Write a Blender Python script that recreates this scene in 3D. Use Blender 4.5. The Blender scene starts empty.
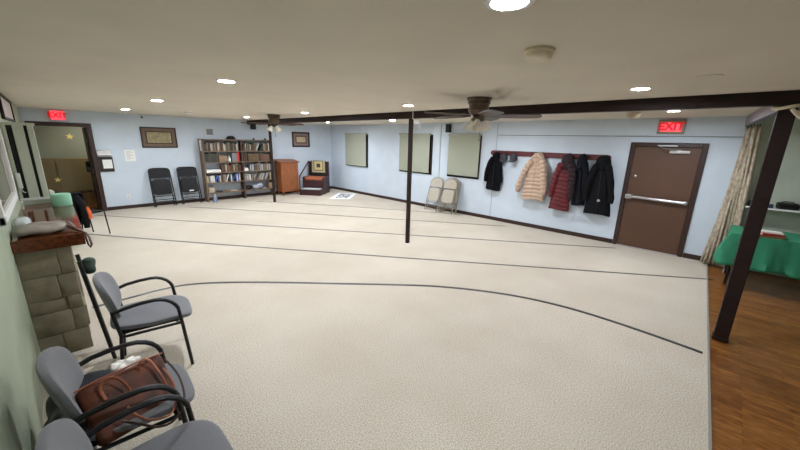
import bpy, bmesh, math, random
from mathutils import Vector, Matrix, Euler
rnd = random.Random(7)
PI = math.pi
sc = bpy.context.scene
COL = sc.collection
R = math.radians

# ------------------------------------------------------------------ materials
def lin(c):
    c = c / 255.0
    return c / 12.92 if c <= 0.04045 else ((c + 0.055) / 1.055) ** 2.4
def rgb(r, g, b): return (lin(r), lin(g), lin(b), 1)
MATS = {}
def mat(name, col, rough=0.6, metal=0.0, var=0.0, scale=20, bump=0.0, bscale=None, spec=0.5, stretch=(1, 1, 1), sheen=0, trans=0, alpha=1):
    if name in MATS: return MATS[name]
    m = bpy.data.materials.new(name); m.use_nodes = True
    nt = m.node_tree; b = nt.nodes['Principled BSDF']
    b.inputs['Base Color'].default_value = rgb(*col)
    b.inputs['Roughness'].default_value = rough
    b.inputs['Metallic'].default_value = metal
    b.inputs['Specular IOR Level'].default_value = spec
    if sheen: b.inputs['Sheen Weight'].default_value = sheen
    if trans: b.inputs['Transmission Weight'].default_value = trans
    if alpha < 1: b.inputs['Alpha'].default_value = alpha
    tc = nt.nodes.new('ShaderNodeTexCoord')
    mp = nt.nodes.new('ShaderNodeMapping'); mp.inputs['Scale'].default_value = stretch
    nt.links.new(tc.outputs['Object'], mp.inputs['Vector'])
    if var:
        n = nt.nodes.new('ShaderNodeTexNoise'); n.inputs['Scale'].default_value = scale; n.inputs['Detail'].default_value = 5
        nt.links.new(mp.outputs[0], n.inputs['Vector'])
        r = nt.nodes.new('ShaderNodeValToRGB')
        r.color_ramp.elements[0].position = 0.3; r.color_ramp.elements[1].position = 0.7
        c0 = [max(0, x * (1 - var)) for x in col]; c1 = [min(255, x * (1 + var)) for x in col]
        r.color_ramp.elements[0].color = rgb(*c0); r.color_ramp.elements[1].color = rgb(*c1)
        nt.links.new(n.outputs['Fac'], r.inputs['Fac']); nt.links.new(r.outputs['Color'], b.inputs['Base Color'])
    if bump:
        n2 = nt.nodes.new('ShaderNodeTexNoise'); n2.inputs['Scale'].default_value = bscale or scale; n2.inputs['Detail'].default_value = 6
        nt.links.new(mp.outputs[0], n2.inputs['Vector'])
        bp = nt.nodes.new('ShaderNodeBump'); bp.inputs['Strength'].default_value = bump; bp.inputs['Distance'].default_value = 0.01
        nt.links.new(n2.outputs['Fac'], bp.inputs['Height']); nt.links.new(bp.outputs[0], b.inputs['Normal'])
    MATS[name] = m
    return m
def emis(name, col, strength):
    if name in MATS: return MATS[name]
    m = bpy.data.materials.new(name); m.use_nodes = True
    b = m.node_tree.nodes['Principled BSDF']
    b.inputs['Base Color'].default_value = rgb(*col)
    b.inputs['Emission Color'].default_value = rgb(*col); b.inputs['Emission Strength'].default_value = strength
    MATS[name] = m
    return m
def nodes_of(name, rough=0.6):
    m = bpy.data.materials.new(name); m.use_nodes = True; MATS[name] = m
    nt = m.node_tree; b = nt.nodes['Principled BSDF']; b.inputs['Roughness'].default_value = rough
    tc = nt.nodes.new('ShaderNodeTexCoord')
    return m, nt, b, tc
def ramp(nt, fac, stops):
    r = nt.nodes.new('ShaderNodeValToRGB')
    while len(r.color_ramp.elements) < len(stops): r.color_ramp.elements.new(0.5)
    for e, (p, c) in zip(r.color_ramp.elements, stops): e.position = p; e.color = rgb(*c)
    nt.links.new(fac, r.inputs['Fac'])
    return r.outputs['Color']
def mathn(nt, op, a, bv=None):
    n = nt.nodes.new('ShaderNodeMath'); n.operation = op
    for i, v in enumerate((a, bv)):
        if v is None: continue
        if isinstance(v, (int, float)): n.inputs[i].default_value = v
        else: nt.links.new(v, n.inputs[i])
    return n.outputs[0]

# carpet: cut pile, tan flecks with broad wear patches
def carpet_mat():
    m, nt, b, tc = nodes_of('carpet_pile', 0.95)
    n1 = nt.nodes.new('ShaderNodeTexNoise'); n1.inputs['Scale'].default_value = 110; n1.inputs['Detail'].default_value = 8
    n2 = nt.nodes.new('ShaderNodeTexNoise'); n2.inputs['Scale'].default_value = 1.6; n2.inputs['Detail'].default_value = 5
    nt.links.new(tc.outputs['Object'], n1.inputs['Vector']); nt.links.new(tc.outputs['Object'], n2.inputs['Vector'])
    c1 = ramp(nt, n1.outputs['Fac'], [(0.3, (160, 150, 136)), (0.7, (222, 213, 199))])
    c2 = ramp(nt, n2.outputs['Fac'], [(0.3, (243, 241, 238)), (0.7, (255, 255, 255))])
    mx = nt.nodes.new('ShaderNodeMix'); mx.data_type = 'RGBA'; mx.blend_type = 'MULTIPLY'; mx.inputs[0].default_value = 1
    nt.links.new(c1, mx.inputs[6]); nt.links.new(c2, mx.inputs[7]); nt.links.new(mx.outputs[2], b.inputs['Base Color'])
    bp = nt.nodes.new('ShaderNodeBump'); bp.inputs['Strength'].default_value = 0.45; bp.inputs['Distance'].default_value = 0.006
    nt.links.new(n1.outputs['Fac'], bp.inputs['Height']); nt.links.new(bp.outputs[0], b.inputs['Normal'])
    b.inputs['Specular IOR Level'].default_value = 0.1
    return m
def plank_mat():
    m, nt, b, tc = nodes_of('oak_parquet', 0.28)
    mp = nt.nodes.new('ShaderNodeMapping'); mp.inputs['Rotation'].default_value = (0, 0, R(90))
    nt.links.new(tc.outputs['Object'], mp.inputs['Vector'])
    br = nt.nodes.new('ShaderNodeTexBrick'); br.inputs['Scale'].default_value = 1.0
    br.inputs['Brick Width'].default_value = 0.42; br.inputs['Row Height'].default_value = 0.05
    br.inputs['Mortar Size'].default_value = 0.0012; br.inputs['Bias'].default_value = 0.0
    br.inputs['Color1'].default_value = rgb(166, 114, 58); br.inputs['Color2'].default_value = rgb(128, 80, 40); br.inputs['Mortar'].default_value = rgb(92, 56, 28)
    br.offset = 0.37
    nt.links.new(mp.outputs[0], br.inputs['Vector'])
    n = nt.nodes.new('ShaderNodeTexNoise'); n.inputs['Scale'].default_value = 9; n.inputs['Detail'].default_value = 7
    mp2 = nt.nodes.new('ShaderNodeMapping'); mp2.inputs['Scale'].default_value = (11, 1.2, 1)
    nt.links.new(tc.outputs['Object'], mp2.inputs['Vector']); nt.links.new(mp2.outputs[0], n.inputs['Vector'])
    c2 = ramp(nt, n.outputs['Fac'], [(0.32, (180, 160, 136)), (0.68, (255, 250, 240))])
    mx = nt.nodes.new('ShaderNodeMix'); mx.data_type = 'RGBA'; mx.blend_type = 'MULTIPLY'; mx.inputs[0].default_value = 1
    nt.links.new(br.outputs['Color'], mx.inputs[6]); nt.links.new(c2, mx.inputs[7]); nt.links.new(mx.outputs[2], b.inputs['Base Color'])
    return m
def curtain_mat():
    m, nt, b, tc = nodes_of('brocade_curtain', 0.85)
    w = nt.nodes.new('ShaderNodeTexVoronoi'); w.inputs['Scale'].default_value = 30
    mp = nt.nodes.new('ShaderNodeMapping'); mp.inputs['Scale'].default_value = (1, 1, 0.5)
    nt.links.new(tc.outputs['Object'], mp.inputs['Vector']); nt.links.new(mp.outputs[0], w.inputs['Vector'])
    nt.links.new(ramp(nt, w.outputs['Distance'], [(0.2, (190, 178, 158)), (0.5, (176, 163, 144)), (0.7, (158, 143, 124))]), b.inputs['Base Color'])
    return m
def shade_mat():
    m, nt, b, tc = nodes_of('woven_roller_shade', 0.9)
    w = nt.nodes.new('ShaderNodeTexWave'); w.bands_direction = 'Z'; w.inputs['Scale'].default_value = 30; w.inputs['Distortion'].default_value = 0.6
    nt.links.new(tc.outputs['Object'], w.inputs['Vector'])
    nt.links.new(ramp(nt, w.outputs['Fac'], [(0, (152, 155, 139)), (1, (163, 166, 150))]), b.inputs['Base Color'])
    return m
def rug_mat(name, border, field, motif, sx, sy, scale=9):
    # object-space rug: field with dark motif inside a plain border
    m, nt, b, tc = nodes_of(name, 0.95)
    sep = nt.nodes.new('ShaderNodeSeparateXYZ'); nt.links.new(tc.outputs['Object'], sep.inputs[0])
    ax = mathn(nt, 'DIVIDE', mathn(nt, 'ABSOLUTE', sep.outputs[0]), sx); ay = mathn(nt, 'DIVIDE', mathn(nt, 'ABSOLUTE', sep.outputs[1]), sy)
    mxv = mathn(nt, 'MAXIMUM', ax, ay)
    inside = mathn(nt, 'LESS_THAN', mxv, 1.0)
    v = nt.nodes.new('ShaderNodeTexNoise'); v.inputs['Scale'].default_value = scale; v.inputs['Detail'].default_value = 3
    nt.links.new(tc.outputs['Object'], v.inputs['Vector'])
    c = ramp(nt, v.outputs['Fac'], [(0.42, motif), (0.56, field)])
    mx = nt.nodes.new('ShaderNodeMix'); mx.data_type = 'RGBA'
    nt.links.new(inside, mx.inputs[0]); mx.inputs[6].default_value = rgb(*border); nt.links.new(c, mx.inputs[7])
    nt.links.new(mx.outputs[2], b.inputs['Base Color'])
    return m
M_carpet = carpet_mat(); M_plank = plank_mat(); M_curtain = curtain_mat(); M_shade = shade_mat()
M_wall = mat('blue_paint', (200, 211, 223), 0.75, var=0.015, scale=3)
M_wallg = mat('pale_green_paint', (186, 196, 182), 0.7, var=0.03, scale=4, bump=0.1, bscale=120)
M_wallL = mat('sage_paint', (160, 169, 146), 0.6, var=0.03, scale=5, bump=0.15, bscale=90)
M_ceil = mat('cream_ceiling_paint', (214, 206, 192), 0.9, var=0.015, scale=2)
M_brown = mat('dark_brown_paint', (50, 28, 23), 0.45, var=0.12, scale=6)
M_beam = mat('stained_beam_wood', (34, 19, 17), 0.6, spec=.3, var=0.2, scale=5, stretch=(6, 1, 6), bump=0.15)
M_door = mat('brown_steel_door', (86, 58, 42), 0.5, var=0.04, scale=3)
M_black = mat('black_metal', (15, 15, 17), 0.45, spec=.35)
M_blackpl = mat('black_vinyl', (20, 20, 23), 0.55, spec=.3, bump=0.1, bscale=150)
M_dark = mat('dark_window_glass', (20, 16, 16), 0.15)
M_chrome = mat('brushed_steel', (190, 190, 195), 0.3, 1.0)
M_alu = mat('satin_aluminium', (186, 182, 182), 0.4, 0.3)
M_white = mat('white_plastic', (226, 226, 224), 0.45)
M_paper = mat('white_paper', (235, 235, 232), 0.8)
M_grayfab = mat('grey_upholstery', (106, 106, 110), 0.95, var=0.06, scale=180, bump=0.2, bscale=300, sheen=0.2)
M_tan = mat('beige_enamel', (140, 130, 114), 0.45)
M_bronze = mat('antique_bronze', (96, 82, 70), 0.35, 0.7, var=0.15, scale=10)
M_blade = mat('walnut_blade', (64, 46, 40), 0.4, var=0.2, scale=8)
M_frost = mat('frosted_glass', (232, 226, 214), 0.35)
M_cherry = mat('cherry_wood', (138, 82, 46), 0.4, var=0.14, scale=7, stretch=(5, 5, 0.6))
M_shelfw = mat('walnut_shelf', (112, 90, 72), 0.55, var=0.15, scale=8, stretch=(1, 5, 5))
M_mahog = mat('mahogany', (58, 26, 30), 0.4, var=0.15, scale=8)
M_rackw = mat('mahogany_red', (86, 30, 34), 0.4, var=0.15, scale=8)
M_mantel = mat('polished_mantel_wood', (84, 44, 22), 0.12, var=0.22, scale=5, stretch=(7, 1, 7))
M_stone = mat('limestone_veneer', (128, 119, 99), 0.9, var=0.10, scale=6, bump=0.8, bscale=11)
M_mortar = mat('mortar', (124, 115, 96), 0.95, bump=0.5, bscale=40)
M_tape = mat('black_tape', (26, 25, 32), 0.35)
M_green = mat('green_tablecloth', (42, 128, 94), 0.8, var=0.05, scale=5)
M_leather = mat('brown_suede_leather', (84, 42, 22), 0.6, var=0.4, scale=9, bump=0.25, bscale=60)
M_strap = mat('tan_leather', (158, 92, 64), 0.5)
M_bag = mat('black_plastic_bag', (18, 18, 21), 0.5, bump=0.8, bscale=18, spec=.3)
M_tissue = mat('white_tissue', (240, 234, 228), 0.9)
M_olive = mat('olive_cupboard_paint', (120, 104, 66), 0.45)
M_gold = mat('gold_foil', (250, 226, 140), 0.4)

# ------------------------------------------------------------------ mesh builder
class G:
    def __init__(s): s.bm = bmesh.new(); s.mi = 0
    def _mark(s, fs):
        for f in fs: f.material_index = s.mi
    def face(s, vs):
        try:
            f = s.bm.faces.new(vs); f.material_index = s.mi; return f
        except ValueError: return None
    def box(s, c, d, rot=(0, 0, 0), bev=0.0, seg=2):
        r = bmesh.ops.create_cube(s.bm, size=1.0)
        vs = r['verts']
        mtx = Matrix.Translation(Vector(c)) @ Euler(rot).to_matrix().to_4x4() @ Matrix.Diagonal((d[0], d[1], d[2], 1))
        bmesh.ops.transform(s.bm, matrix=mtx, verts=vs)
        fs = {f for v in vs for f in v.link_faces}
        s._mark(fs)
        if bev:
            es = list({e for v in vs for e in v.link_edges})
            o = bmesh.ops.bevel(s.bm, geom=es, offset=bev, segments=seg, affect='EDGES', profile=0.5)
            s._mark(o['faces'])
        return s
    def bb(s, x0, x1, y0, y1, z0, z1, bev=0.0):
        return s.box(((x0 + x1) / 2, (y0 + y1) / 2, (z0 + z1) / 2), (abs(x1 - x0), abs(y1 - y0), abs(z1 - z0)), bev=bev)
    def loft(s, rings, closed=True, cap=True):
        vr = [[s.bm.verts.new(p) for p in ring] for ring in rings]
        n = len(vr[0])
        for a, b in zip(vr, vr[1:]):
            for i in range(n if closed else n - 1):
                s.face((a[i], a[(i + 1) % n], b[(i + 1) % n], b[i]))
        if cap and closed:
            s.face(list(reversed(vr[0]))); s.face(vr[-1])
        return s
    def tube(s, pts, r, n=10, closed=False, flat=1.0, up=(0, 0, 1)):
        pts = [Vector(p) for p in pts]; L = len(pts)
        rs = r if isinstance(r, (list, tuple)) else [r] * L
        rings = []; prev = None
        for i, p in enumerate(pts):
            if closed: t = pts[(i + 1) % L] - pts[i - 1]
            else: t = pts[min(i + 1, L - 1)] - pts[max(i - 1, 0)]
            t.normalize()
            if prev is None:
                u = Vector(up)
                if abs(u.dot(t)) > 0.95: u = Vector((1, 0, 0)) if abs(t.x) < 0.9 else Vector((0, 1, 0))
                a = (u - t * u.dot(t)).normalized()
            else:
                a = (prev - t * prev.dot(t)).normalized()
            prev = a; b = t.cross(a)
            rings.append([p + (a * math.cos(k * 2 * PI / n) * flat + b * math.sin(k * 2 * PI / n)) * rs[i] for k in range(n)])
        if closed:
            rings.append(rings[0])
            vr = [[s.bm.verts.new(q) for q in rg] for rg in rings[:-1]]; vr.append(vr[0])
            for a, b in zip(vr, vr[1:]):
                for k in range(n): s.face((a[k], a[(k + 1) % n], b[(k + 1) % n], b[k]))
            return s
        return s.loft(rings)
    def lathe(s, prof, o=(0, 0, 0), n=24, mtx=None, ring=False):
        mtx = mtx or Matrix.Identity(4); o = Vector(o)
        rings = [[o + mtx @ Vector((max(r, 1e-4) * math.cos(k * 2 * PI / n), max(r, 1e-4) * math.sin(k * 2 * PI / n), z)) for k in range(n)] for r, z in prof]
        if ring: rings.append(rings[0])
        return s.loft(rings, cap=not ring)
    def prism(s, poly, f, t0, t1):
        # poly: 2D outline, f(u, v, t) -> 3D
        a = [s.bm.verts.new(f(u, v, t0)) for u, v in poly]; b = [s.bm.verts.new(f(u, v, t1)) for u, v in poly]
        n = len(poly)
        s.face(list(reversed(a))); s.face(b)
        for i in range(n): s.face((a[i], a[(i + 1) % n], b[(i + 1) % n], b[i]))
        return s
    def pad(s, w, d, h, e1=0.3, e2=0.35, nu=36, nv=14, f=None):
        # superellipsoid cushion: w (x) by d (y) by h (z); f deforms
        def sp(v, e): return math.copysign(abs(v) ** e, v)
        rings = []
        for j in range(1, nv):
            la = -PI / 2 + PI * j / nv
            rg = []
            for i in range(nu):
                lo = 2 * PI * i / nu
                p = Vector((w / 2 * sp(math.cos(la), e1) * sp(math.cos(lo), e2), d / 2 * sp(math.cos(la), e1) * sp(math.sin(lo), e2), h / 2 * sp(math.sin(la), e1)))
                rg.append(f(p) if f else p)
            rings.append(rg)
        return s.loft(rings)
    def grid(s, nx, ny, f, thick=None):
        v = [[s.bm.verts.new(f(i / nx, j / ny)) for j in range(ny + 1)] for i in range(nx + 1)]
        for i in range(nx):
            for j in range(ny): s.face((v[i][j], v[i + 1][j], v[i + 1][j + 1], v[i][j + 1]))
        return s
    def build(s, name, m, parent=None, smooth=40, solid=0, sub=0):
        bmesh.ops.recalc_face_normals(s.bm, faces=s.bm.faces)
        me = bpy.data.meshes.new(name); s.bm.to_mesh(me); s.bm.free()
        for mm in (m if isinstance(m, (list, tuple)) else [m]): me.materials.append(mm)
        if smooth:
            for p in me.polygons: p.use_smooth = True
            me.set_sharp_from_angle(angle=R(smooth))
        o = bpy.data.objects.new(name, me); COL.objects.link(o)
        if parent: o.parent = parent
        if solid:
            md = o.modifiers.new('thick', 'SOLIDIFY'); md.thickness = solid; md.offset = 0
        if sub:
            md = o.modifiers.new('sub', 'SUBSURF'); md.levels = sub; md.render_levels = sub
        return o
def tag(o, label, cat, group=None):
    o['label'] = label; o['category'] = cat
    if group: o['group'] = group
    return o
def thing(name, label, cat, loc=(0, 0, 0), rz=0, group=None, rot=None):
    o = bpy.data.objects.new(name, None); COL.objects.link(o); o.empty_display_size = 0.1
    o.location = loc; o.rotation_euler = rot or (0, 0, rz)
    return tag(o, label, cat, group)
def struct(o, label=None):
    o['kind'] = 'structure'
    if label: o['label'] = label
    return o
def kids(o): return [c for c in COL.objects if c.parent == o]
def dup(root, loc, rz=None, label=None, group=None, rot=None):
    r = root.copy(); COL.objects.link(r); r.location = loc
    if rz is not None: r.rotation_euler = (0, 0, rz)
    if rot: r.rotation_euler = rot
    if label: r['label'] = label
    if group: r['group'] = group
    def rec(src, dst):
        for ch in kids(src):
            c = ch.copy(); COL.objects.link(c); c.parent = dst; rec(ch, c)
    rec(root, r)
    return r
def text_mesh(name, body, size, m, parent, mtx, extrude=0.001, label=None):
    cu = bpy.data.curves.new(name, 'FONT'); cu.body = body; cu.size = size; cu.extrude = extrude
    cu.align_x = 'CENTER'; cu.align_y = 'CENTER'; cu.offset = 0.004 * size / 0.1
    t = bpy.data.objects.new(name + '_tmp', cu); COL.objects.link(t)
    me = bpy.data.meshes.new_from_object(t)
    bpy.data.objects.remove(t); bpy.data.curves.remove(cu)
    me.transform(mtx); me.name = name
    me.materials.clear(); me.materials.append(m)
    o = bpy.data.objects.new(name, me); COL.objects.link(o); o.parent = parent
    return o
ORD = ['first', 'second', 'third', 'fourth', 'fifth', 'sixth', 'seventh', 'eighth', 'ninth', 'tenth', 'eleventh', 'twelfth', 'thirteenth', 'fourteenth', 'fifteenth', 'sixteenth', 'seventeenth', 'eighteenth', 'nineteenth', 'twentieth', 'twenty-first', 'twenty-second', 'twenty-third', 'twenty-fourth', 'twenty-fifth', 'twenty-sixth', 'twenty-seventh', 'twenty-eighth']

# ------------------------------------------------------------------ room shell
XR, YB, ZC, XL, YF = 7.41, 10.81, 2.34, -0.32, -2.6
XR2 = XR
def holed(name, m, span, holes, place, th=0.12):
    # wall made of cells, holes = (u0,u1,v0,v1)
    us = sorted({span[0], span[1], *[h[0] for h in holes], *[h[1] for h in holes]})
    vs = sorted({0.0, ZC, *[h[2] for h in holes], *[h[3] for h in holes]})
    g = G()
    for a, b in zip(us, us[1:]):
        for c, d in zip(vs, vs[1:]):
            if any(a >= h[0] - 1e-6 and b <= h[1] + 1e-6 and c >= h[2] - 1e-6 and d <= h[3] + 1e-6 for h in holes): continue
            place(g, a, b, c, d, th)
    return struct(g.build(name, m, smooth=0))
SH = [(8.67, 9.86, 0.945, 2.03), (5.93, 7.18, 0.945, 2.03), (4.41, 5.38, 0.955, 2.03)]
DY0, DY1, DZ = 0.33, 1.25, 1.86
g = G(); g.bb(XL - .1, XR + .1, YF - .1, 0.1, -0.1, -.012)
struct(g.build('floor', M_plank, smooth=0), 'shiny brown parquet floor strip along the right edge')
EDGE = lambda x: -.262 + (x - 2.63) * .041
g = G(); g.prism([(XL - .1, EDGE(XL - .1)), (XR + .1, EDGE(XR + .1)), (XR + .1, YB + .1), (XL - .1, YB + .1)], lambda u, v, w: (u, v, w), -.011, 0)
struct(g.build('floor_carpet', M_carpet, smooth=0), 'beige wall to wall carpet')
g = G(); g.bb(XL - .1, XR + .1, YF - .1, YB + .1, ZC, ZC + .1)
struct(g.build('ceiling', M_ceil, smooth=0), 'cream painted ceiling')
holed('wall_right', M_wall, (-0.1, YB + .1), [(a, b, c, d) for a, b, c, d in SH] + [(DY0, DY1, 0.0, DZ)], lambda g, a, b, c, d, t: g.bb(XR, XR + t, a, b, c, d))
holed('wall_alcove', M_wallg, (YF, -0.1), [], lambda g, a, b, c, d, t: g.bb(XR, XR + t, a, b, c, d))
holed('wall_back', M_wall, (XL, XR), [(-0.19, 0.68, 0.0, 1.99)], lambda g, a, b, c, d, t: g.bb(a, b, YB, YB + t, c, d))
holed('wall_left', M_wallL, (YF, YB), [], lambda g, a, b, c, d, t: g.bb(XL - t, XL, a, b, c, d))
holed('wall_front', M_wallg, (XL, XR), [], lambda g, a, b, c, d, t: g.bb(a, b, YF - t, YF, c, d))
# raised band above the exit door and the wall seam at its end
g = G(); g.bb(XR - 0.02, XR, -0.1, 3.97, 2.04, ZC); struct(g.build('trim_1', M_wall, smooth=0))
g = G(); g.bb(XR - 0.03, XR, -0.1, 3.97, 2.028, 2.04); struct(g.build('band_shade_strip', mat('band_shade_grey', (120, 126, 132), .8), smooth=0))  # grey strip painted in as the shade line under the band
g = G(); g.bb(XR - 0.004, XR, 4.00, 4.012, 0.09, 2.3); struct(g.build('trim_2', mat('seam_grey', (140, 150, 162), .8), smooth=0))
# baseboards
g = G(); g.bb(XR - .015, XR, 1.33, YB, 0, .085); struct(g.build('baseboard_right', M_brown, smooth=0))
g = G(); g.bb(XR - .015, XR, -0.1, 0.255, 0, .085); struct(g.build('baseboard_right', M_brown, smooth=0))
g = G(); g.bb(.775, XR - .015, YB - .015, YB, 0, .085); struct(g.build('baseboard_back', M_brown, smooth=0))
# carpet edge strip between carpet and parquet
g = G(); g.prism([(XL, EDGE(XL) - .012), (XR - .02, EDGE(XR - .02) - .012), (XR - .02, EDGE(XR - .02) + .004), (XL, EDGE(XL) + .004)], lambda u, v, w: (u, v, w), -.012, .004); struct(g.build('trim_3', mat('grey_edge_strip', (140, 136, 126), .8), smooth=0))

# exit door in the right wall
d1 = struct(thing('door_1', 'brown steel exit door with push bar', 'door', (XR, 0.79, 0))); del d1['category']
g = G(); g.bb(-0.005, 0.045, -0.455, 0.455, 0.012, DZ - 0.006, bev=.003); leaf = g.build('door_leaf', M_door, d1, smooth=0)
g = G()
for a, b in ((-.53, -.46), (.46, .53)): g.bb(-.03, .05, a, b, 0, 1.93, bev=.006)
g.bb(-.03, .05, -.46, .46, DZ, 1.93, bev=.006); g.build('door_frame', M_brown, d1, smooth=0)
g = G(); g.bb(-.035, .05, -.46, .46, 0, .012); g.build('threshold', M_alu, d1, smooth=0)
g = G(); g.tube([(-.07, -.40, .94), (-.07, .36, .96)], .024, 12, flat=1.1)
g.bb(-.085, -.005, .36, .46, .915, 1.0, bev=.012); g.bb(-.085, -.005, -.44, -.39, .91, .97, bev=.01); g.build('push_bar', M_chrome, leaf)
g = G(); g.lathe([(.0, 0), (.022, 0), (.022, .018), (.012, .024)], (-.004, .37, 1.33), 16, Matrix.Rotation(-PI / 2, 4, 'Y')); g.build('lock_cylinder', M_chrome, leaf)
g = G(); g.bb(-.06, -.004, -.32, -.05, 1.755, 1.805, bev=.006); c = g.build('door_closer', M_alu, leaf)
g = G(); g.tube([(-.045, -.2, 1.815), (-.17, .02, 1.83), (-.04, .12, 1.875)], .009, 8); g.bb(-.06, -.028, -.14, .13, 1.868, 1.89); g.build('closer_arm', M_chrome, c)
g = G(); g.bb(.06, .1, -.5, .5, 0, 1.9); g.build('backing', M_dark, d1, smooth=0)

# open doorway in the back wall with the dim side room behind it
d2 = struct(thing('door_2', 'open doorway with dark wood frame', 'door', (0.245, YB, 0))); del d2['category']
g = G()
for a, b in ((-.515, -.425), (.435, .525)): g.bb(a, b, -.03, .13, 0, 2.07, bev=.006)
g.bb(-.425, .435, -.03, .13, 1.985, 2.07, bev=.006); g.build('door_frame', M_brown, d2, smooth=0)
g = G(); g.bb(.40, .435, .13, .85, .012, 1.98, bev=.003); lf = g.build('door_leaf', M_brown, d2, smooth=0)
g = G(); g.tube([(.34, .2, 1.02), (.34, .72, 1.02)], .018, 10); g.bb(.33, .40, .66, .78, .9, 1.16, bev=.01); g.bb(.33, .40, .17, .22, .98, 1.06); g.build('push_bar', M_black, lf)
M_dim = mat('grey_green_paint', (146, 150, 134), .8)
struct(G().bb(-1.2, 1.9, 12.6, 12.7, 0, ZC).build('wall_side_room_back', M_dim, smooth=0))
struct(G().bb(-1.3, -1.2, YB + .12, 12.7, 0, ZC).build('wall_side_room_left', M_dim, smooth=0))
struct(G().bb(1.9, 2.0, YB + .12, 12.7, 0, ZC).build('wall_side_room_right', M_dim, smooth=0))
struct(G().bb(-1.3, 2.0, YB + .12, 12.7, -.1, -.002).build('floor_side_room', M_plank, smooth=0))
struct(G().bb(-1.3, 2.0, YB + .1, 12.7, ZC, ZC + .1).build('ceiling_side_room', M_ceil, smooth=0))
cb = thing('cupboard', 'low olive cupboard in the side room beyond the open doorway', 'cupboard', (0.35, 12.35, 0))
G().bb(-.95, .95, -.2, .24, 0, 1.2, bev=.004).build('body', M_olive, cb, smooth=0)
for i, x in enumerate((-.62, 0, .62)):
    dr = G().bb(x - .29, x + .29, -.222, -.2, .35, 1.14, bev=.004).build('cupboard_door', M_olive, cb, smooth=0)
G().bb(-.95, .95, -.23, -.2, .3, .33).build('ledge', M_brown, cb, smooth=0)
def star(name, label, x, y, z, r):
    pts = [((r if i % 2 == 0 else r * .45) * math.sin(i * PI / 5 + .1), (r if i % 2 == 0 else r * .45) * math.cos(i * PI / 5 + .1)) for i in range(10)]
    return tag(G().prism(pts, lambda u, v, t: (x + u, y - t, z + v), 0, .012).build(name, M_gold, smooth=0), label, 'star')
star('gold_star', 'gold paper star high on the side room wall', .43, 12.6, 1.75, .085)
star('gold_star', 'reflection of the wall star, modelled as a star on the cupboard front', .03, 12.128, .68, .07)  # the wall star's reflection in the cupboard, put in as a solid shape
wb = thing('waste_bin', 'small brown ribbed waste bin just inside the doorway', 'bin', (.50, 11.9, 0))
G().lathe([(.10, 0), (.13, .36), (.135, .37), (.12, .37), (.095, .02)], n=20).build('body', mat('tan_bin', (132, 104, 70), .5), wb)
G().lathe([(.128, .36), (.138, .36), (.138, .385), (.124, .385)], n=20, ring=True).build('rim', M_brown, wb)

ld = bpy.data.lights.new('side_room_fill', 'AREA'); ld.shape = 'DISK'; ld.size = .3; ld.energy = 16; ld.color = (1, .93, .8)  # unseen fill light, added to brighten the side room
lo = bpy.data.objects.new('side_room_fill', ld); COL.objects.link(lo); lo.location = (.9, 11.75, ZC - .02)
# windows (dark casing and pane behind the shades)
for i, (a, b, c, d) in enumerate(SH):
    w = struct(thing('window_%d' % (i + 1), 'dark-framed window behind a drawn shade', 'window', (XR, (a + b) / 2, (c + d) / 2))); del w['category']
    hy, hz = (b - a) / 2, (d - c) / 2
    g = G()
    for s in (-1, 1):
        g.bb(-.025, .1, s * hy, s * (hy - .05), -hz, hz); g.bb(-.025, .1, -hy, hy, s * hz, s * (hz - .05))
    g.bb(-.01, .08, -.02, .02, -hz, hz)
    g.build('window_frame', M_beam, w, smooth=0)
    G().bb(.05, .06, -hy, hy, -hz, hz).build('pane', M_dark, w, smooth=0)
WN = ['on the window nearest the far corner', 'on the middle window behind the slim post', 'on the window above the beige folding chairs']
for i, (y0, y1, z0, z1) in enumerate(((8.70, 9.84, .975, 2.05), (5.98, 7.16, .985, 2.05), (4.41, 5.36, 1.01, 2.05))):
    t = thing('roller_shade', 'drawn sage green roller shade ' + WN[i], 'shade', (XR - .065, (y0 + y1) / 2, z1), 0, 'roller shades on the right wall')
    h = (y1 - y0) / 2
    G().bb(-.004, .004, -h + .01, h - .01, z0 - z1 + .02, -.02).build('fabric', M_shade, t, smooth=0)
    g = G(); g.bb(-.03, .038, -h, h, -.045, .015, bev=.012); g.build('head_rail', M_shade, t)
    g = G(); g.bb(-.014, .014, -h + .005, h - .005, z0 - z1, z0 - z1 + .03, bev=.008); g.build('bottom_bar', mat('sage_bar', (150, 158, 140), .6), t)

# ------------------------------------------------------------------ beam, posts, header
tag(G().bb(4.36, 4.47, -.4, YB, 2.225, ZC, bev=.004).build('ceiling_beam', M_beam, smooth=0), 'long dark brown beam running under the ceiling across the whole room', 'beam')
def post(x, y, w, label):
    p = thing('support_post', label, 'post', (x, y, 0), 0, 'brown support posts')
    G().bb(-w / 2, w / 2, -w / 2, w / 2, 0, 2.225, bev=.004).build('shaft', M_beam, p, smooth=0)
    if w > .1: G().bb(-w / 2 - .006, w / 2 + .006, -w / 2 - .006, w / 2 + .006, 0, .03, bev=.003).build('shoe', M_beam, p, smooth=0)
    return p
post(4.41, 9.40, .06, 'slim dark brown post standing in front of the bookshelf end')
post(4.41, 4.03, .06, 'slim dark brown post in the middle of the carpet')
post(4.41, -.28, .11, 'thick dark brown post on the edge of the parquet')
# header rail the curtain hangs from
a = math.atan2(.17, 2.94)
t = thing('curtain_track', 'grey lilac curtain track from thick post to the right wall', 'track', (4.47, -.27, 2.2), a)
G().bb(0, 2.94, -.02, .02, 0, .14, bev=.003).build('board', mat('lilac_grey_paint', (142, 132, 138), .6), t, smooth=0)
G().tube([(0.05, 0, -.012), (2.9, 0, -.012)], .012, 8).build('rod', M_black, t)
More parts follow.
